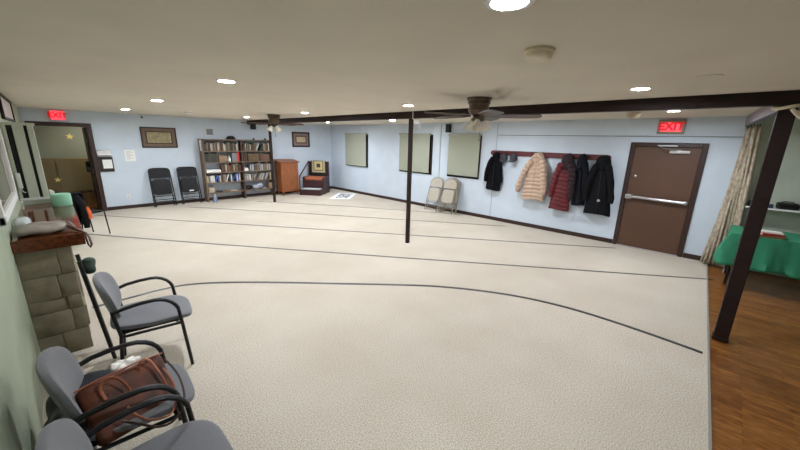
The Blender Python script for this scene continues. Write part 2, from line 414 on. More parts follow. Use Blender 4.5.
# cream cord tied around the post head
g = G(); pts = [(4.41 + .085 * math.cos(k * PI / 8), -.28 + .085 * math.sin(k * PI / 8), 2.205 + .01 * math.sin(k * PI / 4)) for k in range(16)]
g.tube(pts, .014, 8, closed=True); g.tube([(4.33, -.30, 2.19), (4.32, -.33, 2.15), (4.335, -.36, 2.12)], .015, 8)
tag(g.build('cord', mat('cream_cord', (206, 194, 170), .8, bump=.3, bscale=80)), 'cream cord tied around the head of the thick post', 'cord')

# ------------------------------------------------------------------ curtain
def curtain():
    t = thing('curtain', 'beige brocade curtain bunched against the wall beside the exit door', 'curtain', (7.22, -.19, 0))
    g = G(); N = 130
    def f(u, v):
        z = .03 + v * 2.15
        s = u - .5
        spread = .34 - .23 * v + .06 * (1 - v) ** 2
        ph = u * 2 * PI * 9
        am = (.042 + .012 * math.sin(u * 23)) * (1 - .3 * v)
        y = s * spread + .012 * math.sin(v * 5 + u * 9) + .02 * math.sin(ph * 2)
        x = am * math.sin(ph) + .015 * math.sin(v * 7 + u * 13) + .05 * s
        return (x, y, z)
    g.grid(N, 20, f); g.build('drape', M_curtain, t, smooth=80, solid=.006)
    for k in range(5):
        y = -.05 + k * .03
        G().tube([(.0 + .026 * math.cos(q * PI / 5), y, 2.18 + .026 * math.sin(q * PI / 5)) for q in range(10)], .007, 6, closed=True).build('ring', M_black, t)
curtain()

# ------------------------------------------------------------------ tape lines on the carpet
def strip(name, pts, w, label):
    P = [Vector((x, y, 0)) for x, y in pts]
    g = G(); L = []; Rr = []
    for i, p in enumerate(P):
        t = (P[min(i + 1, len(P) - 1)] - P[max(i - 1, 0)]).normalized(); n = Vector((-t.y, t.x, 0)) * w / 2
        L.append(p + n); Rr.append(p - n)
    rings = [[Vector((a.x, a.y, .0)), Vector((a.x, a.y, .003)), Vector((b.x, b.y, .003)), Vector((b.x, b.y, .0))] for a, b in zip(L, Rr)]
    g.loft(rings)
    return tag(g.build(name, M_tape, smooth=0), label, 'tape', 'black tape lines on the carpet')
cur = [(.05, 4.70), (.31, 4.71), (.47, 4.72), (.67, 4.73), (.99, 4.66), (1.38, 4.38), (1.93, 3.86), (2.4, 3.38), (2.97, 2.80), (3.3, 2.42), (3.58, 2.0), (3.80, 1.56), (3.93, 1.12), (3.98, .7), (3.98, .24), (3.955, -.17)]
fine = []
for i in range(len(cur) - 1):
    p0, p1, p2, p3 = cur[max(i - 1, 0)], cur[i], cur[i + 1], cur[min(i + 2, len(cur) - 1)]
    for k in range(4):
        t = k / 4
        fine.append(tuple(.5 * (2 * p1[j] + (p2[j] - p0[j]) * t + (2 * p0[j] - 5 * p1[j] + 4 * p2[j] - p3[j]) * t * t + (3 * p1[j] - p0[j] - 3 * p2[j] + p3[j]) * t ** 3) for j in (0, 1)))
fine.append(cur[-1])
strip('tape_line', fine, .044, 'curved black tape line nearest to the grey armchairs')
strip('tape_line', [(.02, 8.76), (1.6, 6.5), (3.7, 3.58), (6.45, -.17)], .034, 'straight black tape line just in front of the middle post')
strip('tape_line', [(.50, 10.36), (3.45, 6.27), (7.1, 1.2)], .032, 'straight black tape line running behind the middle post to the exit door')
strip('tape_line', [(2.35, 10.12), (4.24, 7.52), (7.05, 3.40)], .026, 'straight black tape line ending below the beige puffer coat')
strip('tape_line', [(4.05, 9.88), (5.7, 7.52), (7.15, 5.05)], .024, 'farthest black tape line, ending at the beige folding chairs')

# ------------------------------------------------------------------ ceiling lights (3 x 4 grid) and lamps
rowname = ['left row', 'middle row', 'right row behind the beam']
colname = ['nearest of its row', 'second of its row from the camera', 'third of its row from the camera', 'farthest of its row']
LED = [emis('lit_diffuser_%d' % k, (241, 247, 255), v) for k, v in enumerate((640, 980, 1170, 1170))]; M_led = LED[0]
can = None
for i, x in enumerate((1.2, 3.6, 6.0)):
    for j, y in enumerate((.65, 3.35, 6.1, 8.9)):
        lab = 'lit recessed ceiling light, %s, %s' % (rowname[i], colname[j])
        if can is None:
            can = thing('recessed_light', lab, 'ceiling light', (x, y, ZC), 0, 'recessed ceiling lights')
            G().lathe([(.062, 0), (.088, 0), (.085, -.006), (.064, -.008)], n=32, ring=True).build('trim_ring', M_white, can)
            G().lathe([(0, -.001), (.063, -.001), (.063, -.004), (0, -.006)], n=32).build('diffuser', M_led, can)
        else:
            o = dup(can, (x, y, ZC), None, lab)
            for ch in kids(o):
                if ch.name.startswith('diffuser'): ch.material_slots[0].link = 'OBJECT'; ch.material_slots[0].material = LED[max(j, 1 if i == 2 else 0)]

# ------------------------------------------------------------------ ceiling fans
def make_fan(label, loc, rz):
    t = thing('ceiling_fan', label, 'ceiling fan', loc, rz, 'ceiling fans')
    g = G(); g.lathe([(.0, 0), (.135, 0), (.14, -.018), (.125, -.03), (.122, -.045), (.128, -.06), (.112, -.075), (.11, -.11), (.118, -.125), (.10, -.165), (.085, -.175), (0, -.175)], n=32); g.build('motor_housing', M_bronze, t)
    g = G(); g.lathe([(0, -.175), (.05, -.175), (.07, -.19), (.075, -.215), (.06, -.245), (.02, -.26), (0, -.262)], n=24); hub = g.build('light_kit', M_bronze, t)
    for k in range(5):
        a = k * 2 * PI / 5; ca, sa = math.cos(a), math.sin(a)
        def W(r, s, z): return (r * ca - s * sa, r * sa + s * ca, z)
        g = G(); out = []
        for q in range(9): out.append((.15 + .48 * q / 8, -.052 - .018 * math.sin(q / 8 * PI * .8)))
        for q in range(1, 8): out.append((.63 + .045 * math.sin(q * PI / 8), -.062 * math.cos(q * PI / 8)))
        for q in range(9): out.append((.63 - .48 * q / 8, .052 + .018 * math.sin((8 - q) / 8 * PI * .8)))
        g.prism(out, lambda u, v, w: W(u, v, -.195 - v * .22 + w), 0, .007)
        bl = g.build('blade', M_blade, t, smooth=0)
        g = G(); g.prism([(.07, -.02), (.13, -.015), (.2, -.045), (.235, 0), (.2, .045), (.13, .015), (.07, .02)], lambda u, v, w: W(u, v, -.188 - v * .22 + w), 0, .006); g.build('blade_bracket', M_bronze, bl, smooth=0)
    for k in range(3):
        a = k * 2 * PI / 3 + .5; d = Vector((math.cos(a), math.sin(a), 0))
        mt = Matrix.Rotation(a, 4, 'Z') @ Matrix.Rotation(R(-28), 4, 'Y')
        g = G(); o = d * .055 + Vector((0, 0, -.222))
        g.lathe([(.018, .01), (.022, -.02), (.03, -.03), (.035, -.05), (.045, -.08), (.062, -.115), (.068, -.13), (.065, -.13), (.055, -.11), (.03, -.05), (.015, -.025)], o, 22, mt); sh = g.build('glass_shade', M_frost, t)
        G().lathe([(.0, .012), (.02, .012), (.026, -.004), (.024, -.028), (.0, -.028)], o, 14, mt).build('socket', M_bronze, sh)
    g = G(); g.tube([(.03, .01, -.25), (.03, .01, -.44)], .0022, 6); g.lathe([(0, -.44), (.006, -.445), (.007, -.46), (0, -.47)], (.03, .01, 0), 10); g.build('pull_chain', M_bronze, t)
    return t
fan = make_fan('bronze ceiling fan with glass shades, nearer one, beside the beam', (3.44, 2.12, ZC), R(-60))
dup(fan, (3.56, 7.35, ZC), R(20), 'bronze ceiling fan with glass shades, farther one, before the bookshelf')

# ------------------------------------------------------------------ ceiling devices
def disc(name, label, cat, x, y, prof, m, n=28):
    return tag(G().lathe(prof, (x, y, ZC), n).build(name, m), label, cat)
sd = thing('smoke_detector', 'cream smoke detector on the ceiling nearest the camera', 'smoke detector', (1.88, .82, ZC))
G().lathe([(0, 0), (.078, 0), (.078, -.012), (.07, -.016), (0, -.016)], n=32).build('base_plate', mat('aged_white_plastic', (214, 200, 174), .5), sd)
G().lathe([(.07, -.016), (.066, -.022), (.068, -.026), (.064, -.045), (.05, -.056), (.0, -.058)], n=32).build('sensor_cap', mat('cream_plastic', (222, 210, 186), .5), sd)
disc('cover_plate', 'flat round cover plate on the ceiling near the thick post', 'plate', 3.25, .2, [(0, 0), (.075, 0), (.072, -.006), (0, -.007)], M_ceil)
disc('smoke_detector', 'small white smoke detector on the ceiling above the bookshelf', 'smoke detector', 2.2, 8.47, [(0, 0), (.075, 0), (.075, -.02), (.05, -.04), (0, -.042)], M_white)
disc('smoke_detector', 'white smoke detector on the ceiling behind the beam', 'smoke detector', 6.0, 4.75, [(0, 0), (.08, 0), (.08, -.02), (.05, -.04), (0, -.042)], M_white)
disc('motion_sensor', 'beige dome sensor on the ceiling in front of the exit door', 'sensor', 6.05, 1.12, [(0, 0), (.09, 0), (.09, -.02), (.082, -.05), (.05, -.085), (0, -.095)], mat('beige_plastic', (166, 150, 126), .45))
# white camera with its cable loop on the middle post
wc = thing('security_camera', 'small white camera with a cable loop on the middle post', 'camera', (4.44, 4.0, 2.17))
G().box((.045, -.03, 0), (.09, .07, .06), (0, 0, R(-40)), bev=.015).build('body', emis('lit_white_plastic', (240, 240, 240), .0), wc)
g = G(); pts = [(.10 + .045 * math.cos(k), -.06 + .03 * math.cos(k), -.05 + .05 * math.sin(k)) for k in [PI / 2 + i * PI / 7 - PI * 1.05 for i in range(14)]]
g.tube(pts, .006, 6); g.tube([(-.05, -.05, .03), (-.088, -.06, .06), (-.088, -.06, .17)], .005, 6); g.build('cable', M_white, wc)

# ------------------------------------------------------------------ exit signs
M_red = emis('exit_red_glow', (255, 70, 84), 1.5); M_redl = emis('exit_red_letters', (176, 8, 22), .8)
def exit_sign(label, loc, rz, w, h, housing, frame):
    t = thing('exit_sign', label, 'exit sign', loc, rz)
    G().bb(-w / 2, w / 2, -.045, 0, -h / 2, h / 2, bev=.008).build('housing', housing, t, smooth=0)
    iw, ih = w / 2 - frame, h / 2 - frame
    G().bb(-iw, iw, -.05, -.044, -ih, ih).build('lit_face', M_red, t, smooth=0)
    text_mesh('lettering', 'EXIT', h * .72, M_redl, t, Matrix.Translation((0, -.0515, 0)) @ Matrix.Rotation(PI / 2, 4, 'X') @ Matrix.Diagonal((1.0, 1.0, 1, 1)))
    return t
exit_sign('red lit EXIT sign above the open doorway on the back wall', (.245, YB, 2.215), 0, .235, .2, mat('exit_red_housing', (170, 40, 48), .5), .006)
exit_sign('red lit EXIT sign in a beige housing above the brown door', (XR - .02, .79, 2.19), R(-90), .37, .235, M_tan, .045)

# ------------------------------------------------------------------ back wall hangings
M_frame = mat('dark_picture_frame', (40, 28, 26), .35)
def framed(name, label, x0, x1, z0, z1, bw, mats, insets, squig):
    t = thing(name, label, 'picture', ((x0 + x1) / 2, YB, (z0 + z1) / 2))
    w, h = (x1 - x0) / 2, (z1 - z0) / 2
    g = G()
    for s in (-1, 1):
        g.bb(s * w, s * (w - bw), -.03, 0, -h, h, bev=.004); g.bb(-w + bw, w - bw, -.03, 0, s * h, s * (h - bw), bev=.004)
    g.build('frame', M_frame, t, smooth=0)
    for k, (m, i) in enumerate(zip(mats, insets)):
        nm = ['mat_board', 'inner_border', 'panel', 'medallion'][k]
        p = G().bb(-w + i, w - i, -.012 - .002 * k, -.004, -h + i, h - i).build(nm, m, t, smooth=0)
    iw, ih = w - insets[-1] - .02, h - insets[-1] - .015
    g = G(); yy = -.016 - .002 * len(mats)
    for r in range(squig):
        z = ih - (r + .5) * 2 * ih / squig
        n = 60
        pts = [(-iw + 2 * iw * q / n, yy, z + ih / squig * .5 * math.sin(q * 1.3 + r * 2) * math.cos(q * .47 + r)) for q in range(n + 1)]
        g.tube(pts, .0035, 4)
    g.build('script_lines', mat('sepia_ink', (92, 74, 50), .8), t)
    return t
framed('picture_frame', 'wide framed parchment in dark frame above the black folding chairs', 1.67, 2.45, 1.52, 2.04, .03,
       [mat('brown_mat', (112, 92, 78), .7, var=.1, scale=30), mat('dark_inner', (54, 42, 36), .7), mat('parchment', (176, 164, 128), .8, var=.12, scale=14)], [.02, .105, .13], 7)
f2 = framed('picture_frame', 'black framed woven panel with cream medallion above the wooden lectern', 5.83, 6.50, 1.55, 2.06, .055,
       [mat('taupe_weave', (132, 116, 110), .9, var=.22, scale=60), mat('brown_weave', (104, 78, 66), .9, var=.3, scale=50), mat('cream_weave', (204, 184, 156), .9, var=.08, scale=40)], [.05, .12, .17], 4)
t = thing('wall_notice', 'small white framed notice on the wall above the bookshelf', 'notice', (3.28, YB, 1.96))
G().bb(-.14, .14, -.02, 0, -.13, .13, bev=.004).build('frame', mat('grey_white_frame', (206, 210, 216), .5), t, smooth=0)
G().bb(-.085, .085, -.024, -.019, -.075, .085).build('print', mat('grey_print', (120, 126, 136), .8, var=.3, scale=40), t, smooth=0)
t = thing('paper_notice', 'white printed sheet taped on the wall left of the framed parchment', 'paper', (1.395, YB, 1.33))
G().bb(-.105, .105, -.004, 0, -.14, .14).build('sheet', M_paper, t, smooth=0)
g = G()
for k in range(9): g.bb(-.075, .03 + .045 * math.sin(k * 2.1), -.005, -.0035, .1 - k * .024, .105 - k * .024)
g.build('print', mat('grey_ink', (130, 134, 144), .8), t, smooth=0)
t = thing('sign_holder', 'dark holder with white sheet and a silver top beside the doorway', 'sign', (.905, YB, 1.2))
G().bb(-.13, .14, -.03, 0, -.25, .10, bev=.006).build('board', M_frame, t, smooth=0)
G().bb(-.06, .115, -.034, -.028, -.17, .04).build('sheet', M_paper, t, smooth=0)
g = G(); g.prism([(0, .12), (-.06, .12), (-.09, .15), (-.05, .25), (0, .27)], lambda u, v, w: (w, u, v), -.13, .12); g.build('silver_top', M_alu, t, smooth=0)
tag(G().lathe([(0, 0), (.022, 0), (.02, .03), (.008, .05), (0, .05)], (1.76, YB, 2.27), 14, Matrix.Rotation(PI / 2, 4, 'X')).build('wall_sensor', M_black), 'tiny black sensor on the back wall above the framed parchment', 'sensor')
sp = thing('wall_speaker', 'small black speaker high on the back wall by the farther fan', 'speaker', (4.52, YB, 2.17))
G().bb(-.07, .07, -.11, 0, -.09, .09, bev=.01).build('cabinet', M_blackpl, sp, smooth=0); G().bb(-.058, .058, -.114, -.108, -.078, .078).build('grille', mat('speaker_cloth', (48, 48, 52), .9, bump=.5, bscale=200), sp, smooth=0)
sp = thing('wall_speaker', 'small black speaker on the right wall above the third shade', 'speaker', (XR, 5.38, 2.20), R(-90))
G().bb(-.07, .05, -.11, 0, -.11, .10, bev=.01).build('cabinet', M_blackpl, sp, smooth=0); G().bb(-.058, .04, -.114, -.108, -.095, .088).build('grille', MATS['speaker_cloth'], sp, smooth=0)
def plate(label, loc, rz, sw):
    t = thing('light_switch' if sw else 'wall_outlet', label, 'switch' if sw else 'outlet', loc, rz)
    G().bb(-.037, .037, -.008, 0, -.058, .058, bev=.003).build('cover_plate', M_white, t, smooth=0)
    if sw: G().bb(-.012, .012, -.016, -.007, -.02, .02, bev=.002).build('rocker', M_white, t, smooth=0)
    else:
        for s in (-1, 1): G().bb(-.016, .016, -.0105, -.007, s * .022 - .014, s * .022 + .014, bev=.002).build('socket', mat('socket_grey', (190, 190, 188), .5), t, smooth=0)
plate('white light switch on the wall between bookshelf and lectern', (5.10, YB, 1.27), 0, True)
plate('white wall outlet below the printed sheet', (1.22, YB, .30), 0, False)
plate('white wall outlet between the two black folding chairs', (2.25, YB, .52), 0, False)
tag(G().tube([(XR - .006, 5.66, 2.3), (XR - .006, 5.665, 1.6), (XR - .006, 5.66, .1)], .006, 6).build('cable', mat('grey_cable', (126, 132, 140), .7)), 'thin grey cable running down the wall between two shades', 'cable')

# ------------------------------------------------------------------ bookshelf and books
BX0, BX1, BY0, BY1 = 2.95, 4.97, 10.50, 10.79
bs = thing('bookshelf', 'wide brown open bookshelf packed with books along the back wall', 'bookshelf', (0, 0, 0))
bs.location = ((BX0 + BX1) / 2, (BY0 + BY1) / 2, 0)
def lb(x0, x1, y0, y1, z0, z1, nm, m=M_shelfw):
    cx, cy = bs.location.x, bs.location.y
    return G().bb(x0 - cx, x1 - cx, y0 - cy, y1 - cy, z0, z1, bev=.002).build(nm, m, bs, smooth=0)
for x in (BX0, BX1 - .035): lb(x, x + .035, BY0, BY1, 0, 1.76, 'side_panel')
SM = 4.02
lb(SM - .02, SM + .02, BY0 + .01, BY1, 0, 1.74, 'divider', mat('dark_walnut', (74, 52, 44), .55))
lb(BX0, BX1, BY0, BY1, 1.74, 1.77, 'top_board')
SZ = [.26, .55, .84, 1.13, 1.44]
for z in SZ:
    for a, b in ((BX0 + .035, SM - .02), (SM + .02, BX1 - .035)): lb(a, b, BY0 + .005, BY1, z - .025, z, 'shelf')
tag(G().bb(BX0 - .006, BX0 - .002, 10.53, 10.66, 1.44, 1.74).build('paper_sheet', M_paper, smooth=0), 'white sheet hanging on the left end of the bookshelf', 'paper')
def cover(c): return mat('book_cover_%d_%d_%d' % c, c, .6)
TONES = {'tan': (120, 98, 72), 'brown': (84, 62, 46), 'dark green': (48, 58, 46), 'black': (34, 30, 32), 'cream': (178, 166, 142), 'grey': (120, 120, 122), 'white': (196, 196, 192), 'maroon': (92, 36, 36), 'blue': (58, 82, 140), 'gold': (126, 100, 56), 'red': (180, 36, 40), 'dark grey': (62, 62, 66), 'pale blue': (152, 172, 196)}
BAYS = {0: 'left bay', 1: 'right bay'}; ROWS = ['lowest shelf', 'second shelf from the bottom', 'middle shelf', 'second shelf from the top', 'top shelf']
def book(x, z, w, h, d, tone, lean, label, grp, flat=False):
    g = G(); c = .0035
    g.mi = 0; g.bb(0, c, 0, d, 0, h); g.bb(w - c, w, 0, d, 0, h); g.bb(c, w - c, 0, c, 0, h)
    g.mi = 1; g.bb(c, w - c, c, d - .006, .004, h - .004)
    o = g.build('book', [cover(TONES[tone]), M_paper], smooth=0)
    o.location = (x, BY0 + .03, z + .001)
    o.rotation_euler = (0, lean, 0)
    if flat:
        o.rotation_euler = (0, R(90), 0); o.location = (x, BY0 + .03, z + w + .001)
    return tag(o, label, 'book', grp)
def row(bay, r, x0, x1, tones, hmin, hmax, wmin=.022, wmax=.045, leanp=0.0):
    x = x0; k = 0; z = SZ[r]
    grp = 'books on the %s, %s' % (ROWS[r], BAYS[bay])
    while True:
        w = rnd.uniform(wmin, wmax); h = rnd.uniform(hmin, hmax); d = rnd.uniform(.15, .21)
        tone = tones[k % len(tones)] if rnd.random() < .7 else rnd.choice(tones)
        lean = 0
        if rnd.random() < leanp: lean = R(rnd.uniform(14, 24))
        foot = w * math.cos(lean) + (h * math.sin(lean) if lean else 0)
        if x + foot > x1 or k >= len(ORD): break
        lab = '%s %s book, %s from left, %s, %s' % ('leaning' if lean else 'upright', tone, ORD[k], ROWS[r], BAYS[bay])
        book(x, z + (w * math.sin(lean) if lean else 0), w, h, d, tone, lean, lab, grp)
        x += foot + .0015; k += 1
L0, L1, R0, R1 = BX0 + .04, SM - .025, SM + .025, BX1 - .04
row(0, 4, L0, L1, ['brown', 'dark grey', 'cream', 'tan', 'black', 'brown', 'cream', 'grey', 'dark green', 'tan'], .19, .26)
row(1, 4, R0, R1, ['brown', 'dark green', 'black', 'white', 'dark green', 'cream', 'tan'], .19, .25, leanp=.18)
row(0, 3, L0, L0 + .36, ['dark green', 'black', 'dark green', 'brown'], .21, .25, .035, .05)
row(0, 3, L0 + .66, L1, ['grey', 'grey', 'grey', 'red', 'brown'], .24, .27, .04, .06) if False else None
def setrow(bay, r, x, specs, start=0):
    for k, (tone, w, h) in enumerate(specs):
        lab = '%s tall volume, %s right of the cardboard box on the bookshelf' % (tone, ORD[k])
        book(x, SZ[r], w, h, .19, tone, 0, lab, 'volumes beside the box on the %s' % ROWS[r]); x += w + .002
setrow(0, 3, L0 + .74, [('grey', .05, .25), ('grey', .045, .26), ('grey', .05, .25), ('red', .06, .27)])
row(1, 3, R0 + .02, R0 + .13, ['brown', 'black'], .24, .27)
row(0, 2, L0 + .42, L1, ['black', 'maroon', 'dark green', 'cream', 'dark green', 'gold', 'brown'], .19, .24)
row(1, 2, R0 + .16, R1, ['dark grey', 'cream', 'dark green', 'pale blue', 'black', 'dark green', 'brown', 'tan'], .19, .25)
row(0, 1, L0, L1, ['cream', 'tan', 'grey', 'white', 'dark green', 'white', 'blue', 'blue', 'cream', 'maroon'], .17, .24, .02, .045, leanp=.12)
row(1, 1, R0, R0 + .36, ['white', 'grey', 'cream', 'black'], .16, .2, leanp=.5)
row(1, 1, R0 + .42, R1, ['cream', 'grey', 'white', 'tan'], .17, .24, leanp=.4) if False else None
def shelfbox(name, label, cat, x0, x1, z, h, m, d=.2, mw=None):
    return tag(G().bb(x0, x1, BY0 + .03, BY0 + .03 + d, z + .001, z + h, bev=.004).build(name, m, smooth=0), label, cat)
x = R0 + .44
for k in range(9):
    tone = ['cream', 'grey', 'white', 'grey', 'dark grey', 'white', 'grey', 'tan', 'cream'][k]
    le = R(22) if k < 7 else 0
    w, h = .024, .2 + .004 * k
    book(x, SZ[1] + w * math.sin(le), w, h, .17, tone, le, '%s %s book, right end of second shelf from bottom, %s of cluster' % ('leaning' if le else 'upright', tone, ORD[k]), 'books at the right end of the second shelf')
    x += .037 if k < 6 else (.112 if k == 6 else .028)
cbx = mat('cardboard', (140, 116, 92), .8)
shelfbox('storage_box', 'brown cardboard box on the second shelf from the top, left bay', 'box', L0 + .38, L0 + .60, SZ[3], .18, cbx)
bt = thing('squeeze_bottle', 'white bottle in front of the grey volumes on the bookshelf', 'bottle', (L0 + .67, BY0 + .05, SZ[3] + .001))
G().lathe([(0, 0), (.03, 0), (.032, .02), (.032, .10), (.014, .13)], n=18).build('body', M_white, bt); G().lathe([(.014, .13), (.015, .131), (.012, .165), (0, .165)], n=14).build('cap', M_white, bt)
shelfbox('storage_box', 'dark carved wooden box on the second shelf from the top, right bay', 'box', R0 + .16, R0 + .50, SZ[3], .23, mat('carved_wood', (84, 66, 44), .6, var=.5, scale=30))
shelfbox('storage_box', 'brown patterned box beside the carved box on the bookshelf', 'box', R0 + .53, R1 - .06, SZ[3], .21, mat('patterned_box', (92, 66, 54), .7, var=.4, scale=35))
shelfbox('paper_stack', 'stack of white papers on the middle shelf, left bay', 'papers', L0 + .02, L0 + .40, SZ[2], .07, M_paper)
shelfbox('paper_stack', 'small stack of white cards on the middle shelf, right bay', 'papers', R0 + .02, R0 + .13, SZ[2], .09, M_paper, .12)
shelfbox('storage_box', 'cream cardboard box on the lowest shelf, left bay', 'box', L0 + .02, L0 + .17, SZ[0], .14, mat('cream_box', (176, 160, 136), .8))
for k, (tone, xx, w) in enumerate((('black', L0 + .2, .03), ('tan', L0 + .42, .025), ('cream', L0 + .62, .02))):
    book(xx, SZ[0], w, .2, .18, tone, 0, '%s book lying flat on the lowest shelf, left bay' % tone, 'flat books on the lowest shelf', flat=True)
g = G(); g.pad(.20, .16, .13, .7, .8, f=lambda p: p + Vector((R0 + .12, BY0 + .12, SZ[0] + .066))); tag(g.build('cloth_bundle', M_blackpl), 'black cloth bundle on the lowest shelf beside the divider', 'cloth')
g = G(); g.pad(.34, .2, .16, .6, .7, f=lambda p: p + Vector((R0 + .42, BY0 + .15, SZ[0] + .081 + .02 * math.sin(p.x * 20)))); tag(g.build('plastic_bag', mat('grey_plastic', (150, 156, 168), .4), ), 'pale grey plastic bag lying on the lowest shelf, right bay', 'bag')
shelfbox('storage_box', 'brown box with a pale lid at the right end of the lowest shelf', 'box', R1 - .14, R1 - .01, SZ[0], .17, cbx)
book(R0 + .52, SZ[0] , .02, .12, .02, 'white', 0, 'white booklet lying in front of the grey bag on the lowest shelf', 'flat books on the lowest shelf', flat=True)
# on top of the bookshelf
cp = thing('cap', 'black knitted cap lying on top of the bookshelf', 'hat', (3.78, 10.62, 1.771))
G().lathe([(0.0, .0), (.12, .0), (.125, .02), (.11, .06), (.07, .095), (0, .105)], n=24).build('crown', M_blackpl, cp); G().lathe([(.12, 0), (.13, .0), (.132, .03), (.124, .03)], n=24, ring=True).build('band', M_black, cp)
for k, (x, lab) in enumerate(((4.42, 'tiny black clip on top of the bookshelf, left of the pair'), (4.78, 'tiny black clip on top of the bookshelf near its right end'))):
    g = G(); g.prism([(-.03, 0), (.03, 0), (.012, .04), (.008, .06), (-.008, .06), (-.012, .04)], lambda u, v, w: (x + u, 10.54 + w, 1.771 + v), 0, .03); tag(g.build('binder_clip', M_black, smooth=0), lab, 'clip')
wbt = thing('water_bottle', 'clear plastic water bottle on the carpet at the bookshelf end', 'bottle', (3.10, 10.36, 0))
G().lathe([(0, .002), (.05, .002), (.055, .02), (.055, .10), (.05, .11), (.055, .12), (.055, .15), (.02, .20), (.016, .215)], n=20).build('body', mat('bottle_plastic', (196, 210, 226), .1, trans=.6), wbt)
G().lathe([(.018, .215), (.019, .24), (0, .242)], n=14).build('cap', M_white, wbt)
G().lathe([(.0555, .04), (.0562, .045), (.0562, .09), (.0555, .095)], n=20, ring=True).build('bottle_label', mat('bottle_label_blue', (110, 130, 176), .6), wbt)

# ------------------------------------------------------------------ lectern
lc = thing('lectern', 'cherry wood lectern with slanted top near the back wall', 'lectern', (5.42, 10.49, 0))
g = G(); g.prism([(-.19, .12), (.2, .12), (.2, 1.12), (-.19, 1.06)], lambda u, v, w: (w, u, v), -.30, .30); g.build('body', M_cherry, lc, smooth=0)
g = G(); g.box((0, .0, 1.115), (.70, .46, .03), (R(8.8), 0, 0), bev=.005); g.build('slanted_top', M_cherry, lc, smooth=0)
G().bb(-.27, .27, -.196, -.188, .18, 1.0, bev=.003).build('front_panel', M_cherry, lc, smooth=0)
for sx in (-.26, .26):
    for sy in (-.155, .165): G().lathe([(.016, 0), (.022, .06), (.028, .12)], (sx, sy, 0), 12).build('leg', M_cherry, lc)

# ------------------------------------------------------------------ stepped pulpit (minbar)
aw = math.atan2(-.61, .46)
mb = thing('stepped_pulpit', 'small dark wooden pulpit with one step, cushion and rail', 'pulpit', (5.84, 9.815, 0), aw)
W2 = .37   # local x: width, local y: depth away from camera
G().bb(-W2, W2, 0, .32, 0, .19, bev=.006).build('step', M_mahog, mb, smooth=0)
G().bb(-W2 + .05, W2 - .05, .01, .31, .19, .215, bev=.008).build('step_carpet', mat('grey_step_carpet', (176, 178, 182), .95, bump=.5, bscale=100), mb)
G().bb(-W2, W2, .32, .92, 0, .46, bev=.006).build('base', M_mahog, mb, smooth=0)
g = G(); g.pad(.64, .46, .12, .35, .25, f=lambda p: p + Vector((0, .55, .52))); g.build('seat_cushion', mat('orange_brown_cushion', (164, 92, 60), .9, var=.1, scale=20), mb)
for s in (-1, 1):
    G().bb(s * W2, s * (W2 - .04), .32, .92, .46, .58, bev=.004).build('side_panel', M_mahog, mb, smooth=0)
    G().bb(s * W2, s * (W2 - .05), .87, .92, .46, 1.08, bev=.004).build('back_post', M_mahog, mb, smooth=0)
G().bb(-W2 + .05, W2 - .05, .885, .91, .5, 1.07).build('back_panel', mat('near_black_wood', (30, 22, 26), .5), mb, smooth=0)
g = G(); g.tube([(-W2 + .02, .03, .19), (-W2 + .02, .03, .62), (-W2 + .02, .87, 1.08)], .018, 8); g.build('handrail', M_mahog, mb)
# small rug draped over the pulpit back
rg = thing('prayer_rug', 'small patterned prayer rug draped over the back of the pulpit', 'rug', (5.84, 9.815, 0), aw)
def prug(u, v):
    s = v * .95; x = (-.5 + u) * .52
    if s < .45: return (x, .868 - .004 * math.sin(u * 9), .64 + s)
    if s < .50: return (x, .868 + (s - .45), 1.095)
    return (x, .925, 1.09 - (s - .50))
m, nt, b, tc = nodes_of('prayer_rug_weave', .95)
sep = nt.nodes.new('ShaderNodeSeparateXYZ'); nt.links.new(tc.outputs['Object'], sep.inputs[0])
ax = mathn(nt, 'ABSOLUTE', sep.outputs[0]); az = mathn(nt, 'ABSOLUTE', mathn(nt, 'SUBTRACT', sep.outputs[2], .93))
dd = mathn(nt, 'MAXIMUM', ax, az)
nt.links.new(ramp(nt, mathn(nt, 'MULTIPLY', dd, 3.3), [(0, (52, 62, 50)), (.22, (190, 172, 126)), (.5, (48, 42, 36)), (.58, (180, 164, 128)), (.78, (44, 52, 46))]), b.inputs['Base Color'])
nt.nodes[-1].color_ramp.interpolation = 'CONSTANT'
G().grid(12, 40, prug).build('weave', m, rg, smooth=80, solid=.006)
# floor rug
ru = thing('floor_rug', 'small white rug with dark floral print lying on carpet below pulpit', 'rug', (6.665, 9.055, 0), math.atan2(.79, .92))
G().bb(-.60, .60, -.325, .325, 0, .008, bev=.003).build('weave', rug_mat('printed_rug', (232, 232, 232), (214, 216, 218), (40, 46, 56), .44, .20, 11), ru, smooth=0)
for s in (-1, 1):
    g = G()
    for k in range(26): g.bb(s * .60, s * .63, -.32 + k * .025, -.312 + k * .025, .001, .004)
    g.build('fringe', M_paper, ru, smooth=0)

